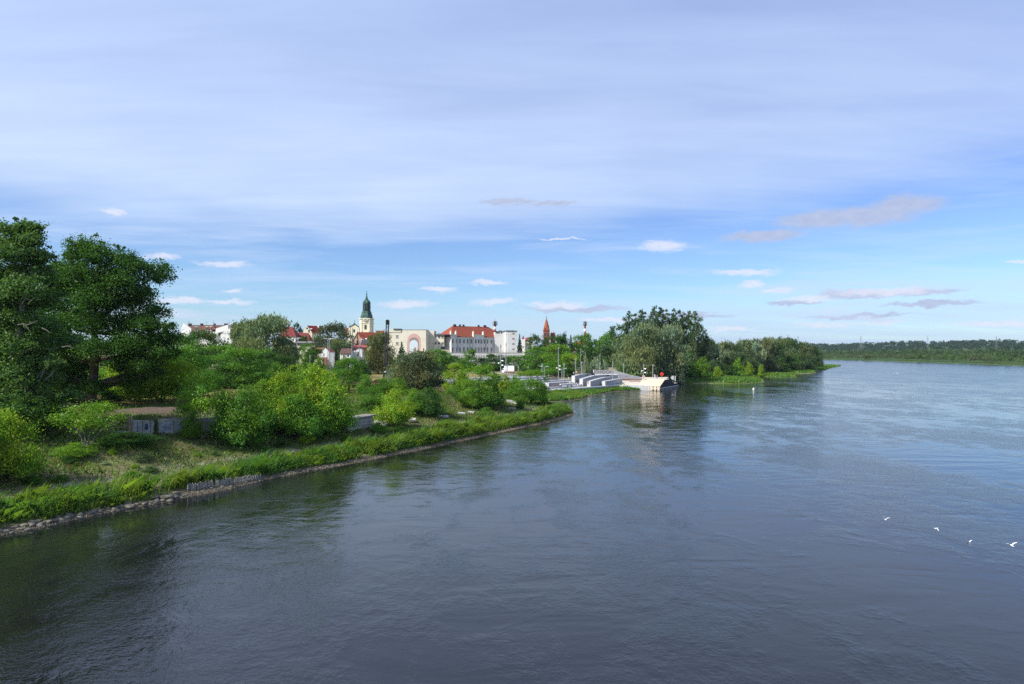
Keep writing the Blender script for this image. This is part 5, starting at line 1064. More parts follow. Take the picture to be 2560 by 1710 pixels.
# ------------------------------------------------------------ lattice crane boom with turquoise cabin
x, y, z = hit(963, 957); e = empty('lattice_crane', (x, y, z), 'dark lattice crane boom rising behind the bushes', 'crane')
top = P(969, 806, y)-Vector((x, y, z)); b = MB(); n = 26
def cor(t, i, j): w_ = .50-.12*t; return Vector((top.x*t+i*w_, j*w_, top.z*t))
for i in (-1, 1):
    for j in (-1, 1): b.cyl(cor(0, i, j), cor(1, i, j), .085, n=5)
for k_ in range(n):
    a, c = k_/n, (k_+1)/n
    for (p, q) in (((-1,-1),(1,-1)),((1,-1),(1,1)),((1,1),(-1,1)),((-1,1),(-1,-1))):
        s2 = (p, q) if k_ % 2 else (q, p); b.cyl(cor(a, *s2[0]), cor(c, *s2[1]), .05, n=4); b.cyl(cor(a, *p), cor(a, *q), .045, n=4)
b.build('boom', DARKM, e); MB().cyl(top+Vector((0, -.55, .3)), top+Vector((0, .55, .3)), .55, n=14).box(top.x-.5, top.x+.5, -.5, .5, top.z-.7, top.z).build('sheave_head', mat('black_paint', (.012,.012,.014), .6, .2, 2), e)
MB().prism([(-.9,0),(-.3,0),(.1,6.5),(-.25,6.5)], -.3, .3, 'y').build('mast_foot', DARKM, e); MB().cyl((.3, -.8, 0), (top.x*.5+.2, -.6, top.z*.5), .05, n=4).cyl((-.5, -.8, 0), (top.x-.1, -.6, top.z), .035, n=4).build('hoist_rope', DARKM, e)
MB().box(.9, 2.6, -.8, .8, .6, 3.0).box(1.0, 1.25, -.7, -.5, 3.0, 4.4).box(2.1, 2.3, -.7, -.5, 3.0, 4.1).box(1.0, 2.3, -.72, -.48, 4.2, 4.4).build('cabin', TURQ, e); MB().box(1.1, 2.4, -.86, -.8, 1.8, 2.7).build('cabin_window', PANE, e)
MB().box(-1.4, 3.2, -1.3, 1.3, 0, .6).build('track_base', DARKM, e); c_ = MB().cyl((.1, -.7, 3.4), (.1, -.9, 3.4), .2, n=8).build('lamp', WHITEP, e)
# ------------------------------------------------------------ kilometre board
e_ = 150; x, y = (701-CX)/F*e_, e_; z = gz(x, y); e = empty('kilometre_board', (x, y, z), 'white river kilometre board with dark numerals 775', 'sign')
zc_ = HC-(937-HY)/F*e_-z; MB().cyl((-.5, 0, 0), (-.5, 0, zc_), .06, n=5).cyl((.5, 0, 0), (.5, 0, zc_), .06, n=5).build('post', METAL, e); MB().box(-.62, .62, -.1, -.04, zc_-.45, zc_+.45).build('board', WHITEP, e)
def text_mesh(s, size, m, parent, loc, name='lettering', ext=.01, space=1.0, off=0):
    c = bpy.data.curves.new(name, 'FONT'); c.body = s; c.size = size; c.extrude = ext; c.align_x = 'CENTER'; c.align_y = 'CENTER'; c.space_character = space; c.offset = off
    o = bpy.data.objects.new(name, c); COL.objects.link(o); dg = bpy.context.evaluated_depsgraph_get(); me = bpy.data.meshes.new_from_object(o.evaluated_get(dg)); bpy.data.objects.remove(o)
    me.materials.clear(); me.materials.append(m); return link(name, me, None, parent, loc, (R(90), 0, 0))
text_mesh('775', .82, SLATE, e, (0, -.115, zc_), off=.025)
# ------------------------------------------------------------ plaza (amphitheatre) by the water
def solid(name, m, pts, zt, zb, parent, loc0=Vector((0, 0, 0))):
    """polygon in plan extruded; zt = list of top heights"""
    n = len(pts); vs = [(p[0], p[1], zb) for p in pts]+[(p[0], p[1], q) for p, q in zip(pts, zt)]
    o = MB().add(vs, [(i, (i+1) % n, n+(i+1) % n, n+i) for i in range(n)]+[tuple(range(n-1, -1, -1)), tuple(range(n, 2*n))]).build(name, m, parent); return o
eA = Vector(G0(1342, 979, 1.75)); eB = Vector(G0(1540, 962, 1.95)); ed = (eB-eA).normalized(); en = Vector((-ed.y, ed.x)); LP = (eB-eA).length
pz = empty('plaza_terraces', (0, 0, 0), 'broad pale concrete riverside terraces stepping down to the grass', 'plaza')
def Q(a, b_): v = eA+ed*a+en*b_; return (v.x, v.y)
rows = [(-.2, 1.85), (5.5, 2.2), (10, 2.55), (14.5, 2.95), (19, 3.35), (24, 3.8), (30, 4.25)]
for i, (o0, zt) in enumerate(rows):
    o1 = rows[i+1][0] if i+1 < len(rows) else 46
    solid('terrace', CONCM if i % 2 else mat('mid_grey_concrete', (.25,.255,.27), .85, .1, .8), [Q(-3-i*2, o0), Q(LP+3-i*.5, o0), Q(LP+3-i*.5, o1+.1), Q(-3-i*2, o1+.1)], [zt]*4, -1, pz)
    solid('step_edge', CONCL, [Q(-3-i*2, o0-.12), Q(LP+2.6-i*.5, o0-.12), Q(LP+2.6-i*.5, o0+.75), Q(-3-i*2, o0+.75)], [zt+.04]*4, zt-.35, pz)
def ramp(label, pts, base_z, thick, bandw=.5):
    """wedge rising along the shore: pts = (px, py_top, d) along its crest"""
    C_ = [P(*p) for p in pts]; e = empty('skate_ramp', (C_[0].x, C_[0].y, base_z), label, 'ramp')
    inl = Vector((en.x, en.y, 0)); o = Vector((C_[0].x, C_[0].y, base_z)); vs = []; n = len(C_)
    for c in C_:
        f = Vector((c.x, c.y, 0)); g = f+inl*thick
        vs += [tuple(Vector((f.x, f.y, base_z-.8))-o), tuple(Vector((f.x, f.y, c.z))-o), tuple(Vector((g.x, g.y, c.z+.06))-o), tuple(Vector((g.x, g.y, base_z-.8))-o)]
    fs = [(0,1,2,3), tuple((n-1)*4+i for i in (3,2,1,0))]
    for k_ in range(n-1): fs += [(k_*4+i, k_*4+(i+1) % 4, k_*4+4+(i+1) % 4, k_*4+4+i) for i in range(4)]
    MB().add(vs, fs).build('body', mat('ramp_concrete', (.33,.34,.35), .85, .08, .7), e)
    vs = []; fs = []
    for c in C_:
        f = Vector((c.x, c.y, c.z))-o; vs += [tuple(f-inl*.06+Vector((0, 0, -.10))), tuple(f-inl*.06+Vector((0, 0, .05))), tuple(f+inl*.4+Vector((0, 0, .05))), tuple(f+inl*.4+Vector((0, 0, -.02)))]
    fs = [(0,1,2,3), tuple((n-1)*4+i for i in (3,2,1,0))]
    for k_ in range(n-1): fs += [(k_*4+i, k_*4+(i+1) % 4, k_*4+4+(i+1) % 4, k_*4+4+i) for i in range(4)]
    MB().add(vs, fs).build('painted_lit_edge', CONCL, e)  # crest strip paler than the body, painting in a sunlit top edge
    a = C_[0]-o; dd = Vector((ed.x, ed.y, 0)); MB().add([tuple(a+v) for v in (-dd*.08-inl*.02-Vector((0,0,a.z+.5)), -dd*.08+inl*thick-Vector((0,0,a.z+.5)), -dd*.08+inl*thick+Vector((0,0,.05)), -dd*.08-inl*.02+Vector((0,0,.05)), dd*.35-inl*.02-Vector((0,0,a.z+.5)), dd*.35+inl*thick-Vector((0,0,a.z+.5)), dd*.35+inl*thick+Vector((0,0,.055)), dd*.35-inl*.02+Vector((0,0,.055)))], [(0,1,2,3),(4,7,6,5),(0,3,7,4),(1,5,6,2),(3,2,6,7),(0,4,5,1)]).build('painted_lit_end', CONCL, e)  # left end paler than the body: sunlight on that face is in the colour
ramp('lowest concrete ramp, nearest the dock, with left end coloured white as sunlit', [(1513,953.5,237),(1530,950.5,242),(1546,947.5,247),(1556,947,252)], 2.0, 1.3)
ramp('second concrete ramp from the water with left end coloured white as sunlit', [(1476,953.5,231),(1494,948,237),(1513,943.5,243),(1530,942.5,249)], 2.4, 1.3)
ramp('third concrete ramp, below the text wall, with left end coloured white as sunlit', [(1457,947.5,234),(1470,943.5,239),(1486,939,244),(1510,937,251),(1545,937.5,258)], 2.8, 1.3)
ramp('highest concrete ramp with left end coloured white as sunlit, left of the text wall', [(1437,940,241),(1450,936.5,246),(1463,935,250),(1485,934.8,256)], 3.4, 1.3)
# text wall
wz = empty('text_wall', (P(1485, 936, 262).x, 262, 4.2), 'pale concrete wall with the word FORDON above the ramps', 'wall'); h_ = lambda py, d=262: HC-(py-HY)/F*d-4.2; kx = 262/F
MB().prism([(0,-1),(0,h_(925)),(48*kx,h_(925)),(60*kx,h_(928)),(90*kx,h_(937)),(117*kx,h_(942.5)),(117*kx,-1)], 0, .8, 'y').build('wall_face', mat('text_wall_concrete', (.34,.34,.34), .85, .06, .8), wz)
MB().box(-.25, 0, -.15, .8, -1, h_(924.6)).box(.02, 60*kx, -.25, -.02, h_(936.8), h_(935.6)).build('painted_lit_edge', WHITEP, wz)  # pale strips paint in the brightness of sunlit edges
text_mesh('FORDON', 1.75, mat('grey_lettering', (.15,.15,.155), .9, .2, 6), wz, (22.5*kx, -.03, h_(930.3)), 'lettering', .012, 1.12, .03)
MB().prism([(61*kx,-1),(61*kx,h_(936)),(95*kx,h_(940)),(120*kx,h_(945)),(120*kx,-1)], -1.5, -.05, 'y').build('ramp_wing', CONCM, wz)
# dark sloped benches and low seats
def bench(px, py, w_, h0, rz, lb, m=SLATE, dep=1.0):
    x, y, z = site(px, py if py < 400 else 220); e = empty('sloped_bench', (x, y, z), lb, 'bench', None, rz)
    MB().prism([(-w_/2,0),(w_/2,0),(w_/2-.05,h0),(-w_/2+.05,h0)], -.12, .12, 'y').build('dark_panel', m, e, rot=(R(-18), 0, 0)); MB().prism([(.02,0),(dep+.5,0),(dep*.4,h0*.95)], -w_/2+.05, w_/2-.05, 'x').build('concrete_back', CONCL, e, loc=(0, .1, 0)); MB().box(-w_/2-.7, -w_/2+.04, -.1, .9, 0, h0*.95).build('painted_lit_end', WHITEP, e)
def onp(px, py, zz):
    d = (HC-zz)*F/(py-HY); return (px-CX)/F*d, d, zz
def bench2(px, py, zz, wpx, hpx, lb, white=True):
    x, y, z = onp(px, py, zz); k = y/F; w_ = wpx*k; h0 = hpx*k; e = empty('sloped_bench', (x, y, z), lb, 'bench', None, .15)
    MB().prism([(-w_/2,0),(w_/2,0),(w_/2-.1,h0),(-w_/2+.1,h0)], -.1, .1, 'y').build('dark_panel', mat('dark_slatted_panel', (.10,.095,.11), .8, .2, 4), e, rot=(R(-14), 0, 0)); MB().prism([(.12,0),(h0*1.5+.6,0),(h0*.5,h0*.92)], -w_/2+.1, w_/2-.1, 'x').build('concrete_back', CONCL, e)
    if white: MB().box(-w_/2-.9, -w_/2-.02, -.2, 1.2, 0, h0*.96).build('painted_lit_end', WHITEP, e)  # left end whitened to stand for sun on that face
bench2(1382, 952.5, 3.0, 27, 8, 'dark slatted sloping bench, upper of the two large ones on the terraces', False); bench2(1386, 966, 2.3, 28, 9, 'dark slatted sloping bench with end coloured white as sunlit, lower of the two large ones'); bench2(1354, 971, 2.1, 12, 8, 'dark slatted bench partly hidden by the last tree', False)
for i, (px, py, zz, w_) in enumerate(((1408,958.5,2.65,14),(1427,957.6,2.7,8),(1446,955,2.9,12),(1461,958.5,2.6,10),(1424,966.5,2.25,16),(1449,963.8,2.4,14),(1440,950,3.2,16),(1425,946.5,3.5,10),(1519,940.5,5.4,8),(1472,958,2.6,10))):
    x, y, z = onp(px, py, zz); w_ = w_*y/F; o = MB().box(-w_/2, w_/2, -.3, .3, .3, .42).box(-w_/2+.1, -w_/2+.3, -.25, .25, 0, .3).box(w_/2-.3, w_/2-.1, -.25, .25, 0, .3).build('terrace_bench', SLATE if i % 2 == 0 else CONCL, None, loc=(x, y, z+.05), rot=(0, 0, .6)); tag(o, ('low dark','low white')[i % 2]+' terrace seat, '+('first','second','third','fourth','fifth','sixth','seventh','eighth','ninth','tenth')[i]+' counted from the lower sloping bench', 'seat', 'low seats on the terraces')
# dock
dz0 = 0; dA = Vector(G0(1651, 977)); dB = Vector(G0(1696, 969)); dl = (dB-dA).length; dv = (dB-dA).normalized(); rzd = math.atan2(dv.y, dv.x)
dk = empty('stepped_dock', (dA.x, dA.y, 0), 'stepped pale concrete dock with stair-shaped end coloured dark as shade over the water', 'dock', None, rzd)
prof = [(0,1.55)]; zt = 1.55
up = 8; 
for i in range(up): prof += [(.9+i*.72, zt), (.9+i*.72, zt+.26)]; zt += .26
prof += [(12.5, zt)]
for i in range(7): prof += [(12.5+i*.95, zt), (12.5+i*.95, zt-.26)]; zt -= .26
prof += [(dl, zt)]
poly = [(0, 1.0)]+prof+[(dl, 1.0)]
WD = 8.5
vsf = MB().prism(poly, 0.3, WD, 'y'); vsf.build('steps', STONE, dk)
MB().prism([(a, b_-.04) for a, b_ in poly[1:-1]]+[(dl-.05, .9), (.05, .9)], .12, .28, 'y').build('end_shade_panel', mat('painted_end_shade', (.022,.022,.028), .8, .2, 2), dk)  # near-black sheet over the end face: its shade painted as colour
MB().box(-.3, dl+.2, .02, WD, .7, 1.0).build('slab_edge', CONCL, dk)
# piles below the dock
pb = MB()
for i in range(26): u = .2+i*(dl-.4)/25; pb.cyl((u, .25, -1.5), (u, .25, .7), .16, n=6)
pb.build('end_piles', CONC, dk)
for i in range(7):
    v = .6+i*(WD-1.0)/6
    MB().box(-.35, -.02, v-.42, v+.42, .1, 1.45).build('front_panel', STONE, dk); MB().cyl((-.1, v, -1.5), (-.1, v, .15), .2, n=6).build('front_pile', CONCL, dk)
MB().box(-.1, .6, .05, WD, .05, 1.5).build('front_beam', mat('rusty_beam', (.22,.12,.06), .9, .2, 3), dk)
# deck leading from the terraces to the dock
dpts = [P(1545,951,250), P(1604,969,246), P(1648,958,262), P(1675,947.5,272), P(1640,944,280), P(1560,942,268)]
zs_ = [2.6, 1.6, 2.4, 3.2, 3.4, 3.6]; c0 = dpts[0]
dd = empty('timber_deck', (c0.x, c0.y, 2), 'cream stepped deck joining the terraces and the dock', 'deck')
def lerpP(a, b_, t): return (a[0]+(b_[0]-a[0])*t, a[1]+(b_[1]-a[1])*t)
FL, FR = (P(1545,0,243).x, 243), (dA.x-WD*math.sin(rzd)*0-.6, dA.y+1.0); BL, BR = (P(1562,0,272).x, 272), (P(1672,0,275).x, 275)
nst = 8
for i in range(nst):
    a, c = i/nst, (i+1)/nst; p0, p1 = lerpP(FL, BL, a), lerpP(FR, BR, a); q0, q1 = lerpP(FL, BL, c), lerpP(FR, BR, c); zt = 1.75+.24*i
    solid('deck_step', STONE if i % 2 else CONCL, [(p-c0.x, q-c0.y) for p, q in (p0, p1, q1, q0)], [zt-2]*4, -3.0, dd)
for i, (l0, l1, py) in enumerate(((1555,1604,948.5),(1559,1600,951.8),(1573,1604,955))):
    p0, p1 = onp(l0, py, 3.3-.3*i), onp(l1, py, 3.3-.3*i); o = MB().cyl((0, 0, 0), (p1[0]-p0[0], p1[1]-p0[1], 0), .14, n=4).build('bench_slat', mat('reddish_bench_timber', (.22,.10,.07), .8, .2, 3), None, loc=(p0[0], p0[1], p0[2]+.15)); tag(o, ('uppermost','middle','lowest')[i]+' of three long reddish timber benches on the deck', 'bench', 'long timber benches on the deck')
x, y, z = onp(1590, 970, .9)
# ------------------------------------------------------------ street furniture
def lamp(px, b_, top, lb, d=None, heads=0, spk=False, zz=None, name='street_lamp', arm=1):
    if d: x, y = (px-CX)/F*d, d; z = gz(x, y)
    elif zz is not None: x, y, z = onp(px, b_, zz)
    else: x, y, z = hit(px, b_)
    h0 = HC-(top-HY)/F*y-z; e = empty(name, (x, y, z-.02), lb, 'lamp post', 'lamp posts around the plaza' if zz is not None else 'street lamps in the town')
    MB().cyl((0, 0, 0), (0, 0, h0), .15, .11, 8).build('pole', METAL, e); MB().cyl((0, 0, 0), (0, 0, .35), .26, .22, 8).build('base', METAL, e)
    if heads:
        for s_ in ((-1, 1) if heads == 2 else (arm,)): MB().cyl((0, 0, h0-.1), (s_*1.1, -.1, h0+.12), .06, n=5).build('arm', METAL, e); MB().prism([(s_*.7,h0+.02),(s_*1.7,h0+.12),(s_*1.7,h0+.26),(s_*.7,h0+.24)], -.22, .12, 'y').build('lamp_head', CONCL, e)
    else: MB().cyl((0, 0, h0), (0, 0, h0+.08), .2, n=8).box(-.22, .22, -.22, -.1, h0-.9, h0-.1).build('lamp_head', METAL, e)
    if spk:
        for s_, dz in ((1, 0), (-1, .9), (1, 1.8)): MB().cyl((s_*.15, -.1, h0*spk+dz*.8), (s_*.8, -.5, h0*spk+dz*.8-.1), .08, .24, 10).build('loudspeaker', WHITEP, e)
    return e
for (px, b_, top, lb, zz) in ((1355,947,909,'short lamp post at the left end of the plaza',3.6),(1410,957,908,'lamp post standing among the low seats of the terraces',2.7),(1439,939,896,'lamp post at the back left of the highest ramp',4.2),(1454,953,904,'lamp post rising from the left end of the third ramp',2.9),
        (1500,945,905,'lamp post in front of the letters on the text wall',4.0),(1532,947,905,'lamp post at the right end of the text wall',4.2),(1559,945,909,'lamp post at the start of the deck',3.5),(1632,944,910,'rightmost lamp post by the dock',3.4)): lamp(px, b_, top, lb, zz=zz)
lamp(1396,943,868,'tall lamp post with white loudspeakers at the centre of the plaza', zz=3.6, spk=.26); lamp(1609,946,910,'lamp post with white loudspeakers behind the lifebuoy', zz=3.4, spk=.42)
lamp(1332,927,866,'tall plain pole left of the broad sunlit tree', d=300); lamp(1452,925,872,'thin tall pole behind the plaza left of the saplings', d=300); lamp(1500,920,885,'thin tall pole rising among the silvery saplings', d=300)
lamp(1252,962,862,'tall pole with white cabinets between the spit trees', d=222, spk=.5); lamp(1265,950,858,'slim tall pole right of the one with cabinets', d=250); lamp(1269,950,911,'short lamp post in front of the white truck', d=235); lamp(1117,926,881,'pole with broad head on the dry lawn', d=300, heads=1)
lamp(1361,936,917,'small lamp with flat round head on the lawn', d=262, heads=2); lamp(1405,938,922,'small white flat-headed lamp left of the tall loudspeaker pole', d=255, heads=2); lamp(1296,925,915,'short bollard lamp right of the white truck', d=290); lamp(1320,925,916,'short lamp before the dark hedge', d=290)
lamp(742,890,846,'lone street lamp before the long flat roof', d=250, heads=1); lamp(820,902,847,'left lamp of the twin street lamps by the white cottage', d=235, heads=2); lamp(823.5,903,847.5,'right lamp of the twin street lamps by the white cottage', d=240, heads=2); lamp(880,890,849,'street lamp left of the red low roof', d=250, heads=1, arm=-1)
lamp(898,890,850,'double street lamp in front of the dark blue roof', d=255, heads=2); lamp(775,905,888,'short grey pole between the dark trees', d=240); lamp(1019,890,855,'street lamp in front of the painted arch', d=320, heads=1, arm=-1); lamp(1463,905,880,'curved lamp beside the small kiosk', d=300, heads=1, arm=-1)
def lifebuoy(px, b_, zz, lb, board):
    x, y, z = onp(px, b_, zz); e = empty('lifebuoy_stand', (x, y, z), lb, 'lifebuoy stand'); MB().cyl((0, 0, 0), (0, 0, 1.1), .05, n=6).build('post', METAL, e)
    if board: MB().cyl((0, 0, 1.5), (0, .12, 1.5), .62, n=20).build('backboard', REDP, e)
    b = MB(); n, m_ = 16, 6; vs = []; fs = []
    for i in range(n):
        for j in range(m_): a, c = 2*math.pi*i/n, 2*math.pi*j/m_; r_2 = .38+.10*math.cos(c); vs.append((r_2*math.cos(a), -.1+.1*math.sin(c), 1.5+r_2*math.sin(a)))
    for i in range(n):
        for j in range(m_): fs.append((i*m_+j, ((i+1) % n)*m_+j, ((i+1) % n)*m_+(j+1) % m_, i*m_+(j+1) % m_))
    b.add(vs, fs).build('ring', REDP if not board else mat('orange_red_ring', (.75,.08,.03), .5, .05, 2), e, True)
    for i in range(0 if board else 4): a = R(45+90*i); MB().box(-.13, .13, -.24, .04, -.13, .13).build('white_band', WHITEP, e, loc=(.38*math.cos(a), 0, 1.5+.38*math.sin(a)), rot=(0, -a, 0))
    e.scale = (1.15, 1.15, 1.2)
lifebuoy(1609, 955, 2.7, 'white and red lifebuoy on a post at the front of the deck', False); lifebuoy(1655, 947, 3.2, 'red lifebuoy stand near the top of the dock', True)
x, y, z = onp(1681, 950, 2.9); e = empty('arrow_sign', (x, y, z), 'white arrow-shaped navigation sign pointing left at the dock end', 'sign'); e.scale = (.75, 1, .8); MB().cyl((.3, .1, -1), (.3, .1, 1.0), .07, n=5).build('post', METAL, e); MB().prism([(-.95,1.1),(-.35,.45),(-.35,.2),(.75,.2),(.75,2.0),(-.35,2.0),(-.35,1.75)], -.03, .03, 'y').build('panel', CONCL, e)
x, y, z = onp(1688, 953, 2.2); e = empty('depth_gauge', (x, y, z), 'narrow upright white gauge board beside the arrow sign', 'sign'); MB().box(-.2, .2, -.04, .04, 0, 2.1).build('board', CONCL, e); MB().box(-.05, .05, .05, .12, -1.2, 2.0).build('post', METAL, e)
o = MB().box(-.5, .5, -.25, .25, 0, 1.3).box(-.56, .56, -.3, .3, 1.3, 1.38).build('yellow_bin', mat('yellow_paint', (.65,.42,.03), .6, .05, 2), None, loc=onp(1386.5, 938, 3.85)); tag(o, 'yellow cabinet on the plaza edge left of the tall loudspeaker pole', 'cabinet')
o = MB().box(-.3, .3, -.3, .3, 0, 1.5).box(-.34, .34, -.34, .34, 1.5, 1.56).build('dark_bin', DARKM, None, loc=onp(1393, 939, 3.8)); tag(o, 'dark narrow bin between the yellow cabinet and the tall pole', 'bin')
o = MB().box(-.35, .35, -.3, .3, 0, 1.7).box(-.3, .3, -.33, -.3, .2, 1.5).build('info_panel', WHITEP, None, loc=(P(1460, 0, 275).x, 275, gz(P(1460, 0, 275).x, 275))); tag(o, 'white upright information panel left of the saplings', 'sign')
e = empty('goal_frame', (P(1447, 0, 285).x, 285, gz(P(1447, 0, 285).x, 285)), 'thin white goal frame behind the plaza', 'goal'); MB().cyl((-2.2,0,0),(-2.2,0,6),.07,n=5).cyl((2.2,0,0),(2.2,0,6),.07,n=5).cyl((-2.2,0,6),(2.2,0,6),.07,n=5).build('frame', METAL, e)
# retaining wall behind the bright lawn
e = empty('low_retaining_wall', (P(1500, 0, 300).x, 300, gz(P(1500, 0, 300).x, 300)), 'low grey-brown retaining wall behind the silvery saplings', 'wall'); MB().box(-14, 12, 0, .4, -1, 3.6).build('wall_face', BEIGE, e); MB().box(-14.1, 12.1, -.1, .5, 3.6, 3.75).build('coping', CONCL, e)
LG_ = mat('bright_lawn', (.10,.20,.03), .95, .2, .5); o = MB().prism([(0,0),(9,1),(10,20),(-6,20),(-8,4)], 0, .03, 'z').build('lawn', LG_, None, loc=(P(1535, 0, 272).x, 272, gz(P(1535, 0, 272).x, 272)+.25)); o['kind'] = 'structure'
# path on the lawn
# ------------------------------------------------------------ vehicles, truck, barriers
WHEEL = mat('black_tyre', (.02,.02,.02), .9, .1, 3)
def wheels(e, xs, ys, r=.38):
    for a in xs:
        for b_ in ys: w1_ = MB().cyl((a, b_-.12, r), (a, b_+.12, r), r, n=12).build('wheel', WHEEL, e); MB().cyl((a, b_-.14, r), (a, b_+.14, r), r*.5, n=8).build('rim', METAL, w1_)
x, y, z = site(1274, 285); e = empty('box_truck', (x, y, z), 'white box truck parked before the dark hedge', 'truck', None, R(-8)); wheels(e, (-1.6, 1.3), (-.9, .9), .4)
MB().box(-2.1, 2.0, -1.1, 1.1, .75, 3.25).build('cargo_box', WHITEP, e); MB().box(-2.1, 2.0, -1.12, -1.1, .8, 1.3).build('side_stripe', mat('faded_red_print', (.55,.32,.30), .8, .2, 6), e); MB().prism([(-3.2,.5),(-2.15,.5),(-2.15,2.2),(-2.7,2.2),(-3.2,1.4)], -1.0, 1.0, 'y').build('cab', WHITEP, e); MB().prism([(-3.1,1.45),(-2.4,1.45),(-2.4,2.05),(-2.7,2.05)], -1.02, -1.0, 'y').build('cab_window', PANE, e); MB().box(-3.0, 2.0, -.8, .8, .45, .75).build('chassis', DARKM, e)
def car(px, d, col, lb, rz=0, van=False, name=None):
    x, y, z = site(px, d); e = empty(name or ('parked_van' if van else 'parked_car'), (x, y, z), lb, 'van' if van else 'car', None, rz); h_ = 1.9 if van else 1.4; wheels(e, (-1.35, 1.35), (-.75, .75), .32)
    pr_ = [(-2.1,.3),(2.1,.3),(2.15,.85),(1.4,.95),(.8,h_),(-1.9,h_),(-2.15,.9)] if van else [(-2.1,.3),(2.1,.3),(2.15,.75),(1.3,.9),(.7,h_),(-1.0,h_),(-1.7,.92),(-2.15,.8)]
    MB().prism(pr_, -.85, .85, 'y').build('body', col, e); MB().prism([(-1.4,.95),(1.15,.95),(.65,h_-.1),(-.95,h_-.1)], -.87, -.85, 'y').build('side_window', PANE, e)
    for s_ in (-.6, .6): MB().box(2.14, 2.18, s_-.15, s_+.15, .6, .78).build('headlight', CONCL, e)
    return e
car(808, 200, WHITEP, 'white van behind the yellow-green bushes below the twin lamps', .3, True); car(815, 208, mat('silver_paint', (.45,.46,.48), .35, .05, 2, metal=.4), 'silver car right behind the white van', .2); car(840, 225, WHITEP, 'white van beside the pale silvery shrub', 1.0, True); car(872, 262, WHITEP, 'white car in front of the low white house', .1)
x, y, z = site(835, 215); o = MB().box(-1.2, 1.2, -.9, .9, .2, 2.6).prism([(-1.2,2.6),(1.2,2.6),(1.2,2.9)], -.9, .9, 'y').build('white_container', WHITEP, None, loc=(x, y, z)); tag(o, 'tall white tilted container between the parked vehicles', 'container')
car(948, 205, mat('dark_red_paint', (.10,.015,.012), .4, .1, 2), 'dark red car on the lawn left of the crane boom', .1)
e = empty('site_fence', (P(945, 0, 300).x, 300, gz(P(945, 0, 300).x, 300)), 'dark reddish fence panels behind the olive willow trunk', 'fence')
for i in range(9): MB().box(-5+i*1.1, -4.1+i*1.1, -.03, .03, .2, 1.6).build('panel', mat('rust_brown_panel', (.16,.07,.06), .8, .2, 2), e)
e = empty('white_barrier', (P(952, 0, 292).x, 292, gz(P(952, 0, 292).x, 292)), 'long low white kerb line on the lawn behind the crane', 'kerb'); MB().box(-6, 9, -.15, .15, -.2, .35).box(-6, 9, -.2, .2, .35, .4).build('kerb_body', CONCL, e)
x, y, z = site(820, 262); e = empty('garden_wall', (x, y, z), 'low white garden wall in front of the gabled cottage', 'wall', None, -.25); MB().box(-3, 5, 0, .2, -.5, 1.0).build('wall_face', CONCL, e); MB().box(-3.05, 5.05, -.05, .25, 1.0, 1.08).build('coping', METAL, e)
# footpath crossing the lawn behind the plaza
o = MB().add([(P(1085,0,258).x,258,0),(P(1500,0,268).x,268,0),(P(1480,0,282).x,282,0),(P(1085,0,280).x,280,0)], [(0,1,2,3)]); pv = []
for i in range(25):
    f = i/24; px = 1080+420*f
    for d in (282-6*f, 286-6*f): xx = (px-CX)/F*d; pv.append((xx, d, gz(xx, d)+.12))
o = MB().add(pv, [(2*i, 2*i+2, 2*i+3, 2*i+1) for i in range(24)]).build('footpath', mat('path_paving', (.34,.33,.31), .9, .1, 1)); o['kind'] = 'structure'
# ------------------------------------------------------------ boat, buoy, pylons
x, y = G0(1562, 977.5); e = empty('rowing_boat', (x, y, 0), 'small dark rowing boat moored beside the dock', 'boat', None, R(8)); sec = []
b = MB(); nS = 9
for i in range(nS):
    t = i/(nS-1)*2-1; hw_ = .62*(1-abs(t)**3.2*.75); sh = .42+.12*t*t; sec.append([(t*1.9,-hw_,sh),(t*1.88,-hw_*.75,-.05),(t*1.85,hw_*.75,-.05),(t*1.9,hw_,sh),(t*1.85,hw_*.85,sh-.03),(t*1.8,hw_*.6,.08),(t*1.8,-hw_*.6,.08),(t*1.85,-hw_*.85,sh-.03)])
b.add([p for s_ in sec for p in s_], [(i*8+j, i*8+(j+1) % 8, i*8+8+(j+1) % 8, i*8+8+j) for i in range(nS-1) for j in range(8)]+[tuple(range(8)), tuple((nS-1)*8+j for j in range(8))]).build('hull', DARKM, e)
for a in (-.8, .3): MB().box(a-.12, a+.12, -.5, .5, .26, .31).build('thwart', BEIGE, e)
x, y = G0(1546, 976); e = empty('rowing_boat', (x, y, 0), 'narrow pale skiff left of the dark rowing boat', 'boat', None, R(-20)); MB().prism([(-1.2,.25),(1.2,.3),(.9,-.1),(-1.0,-.1)], -.35, .35, 'y').build('hull', CONC, e); MB().box(-.1, .1, -.33, .33, .25, .32).build('thwart', BEIGE, e)
x, y = G0(1884, 973); e = empty('river_buoy', (x, y, 0), 'white and pinkish river buoy floating off the floodplain point', 'buoy'); e.scale = (.42, .42, .5); MB().lathe([(.3,-.2),(.9,0),(.9,.35),(.45,.6),(.3,1.0)], 12).build('float_body', WHITEP, e, True); MB().lathe([(.3,1.0),(.25,1.3),(.05,1.4)], 10).build('top_mark', REDP, e, True)
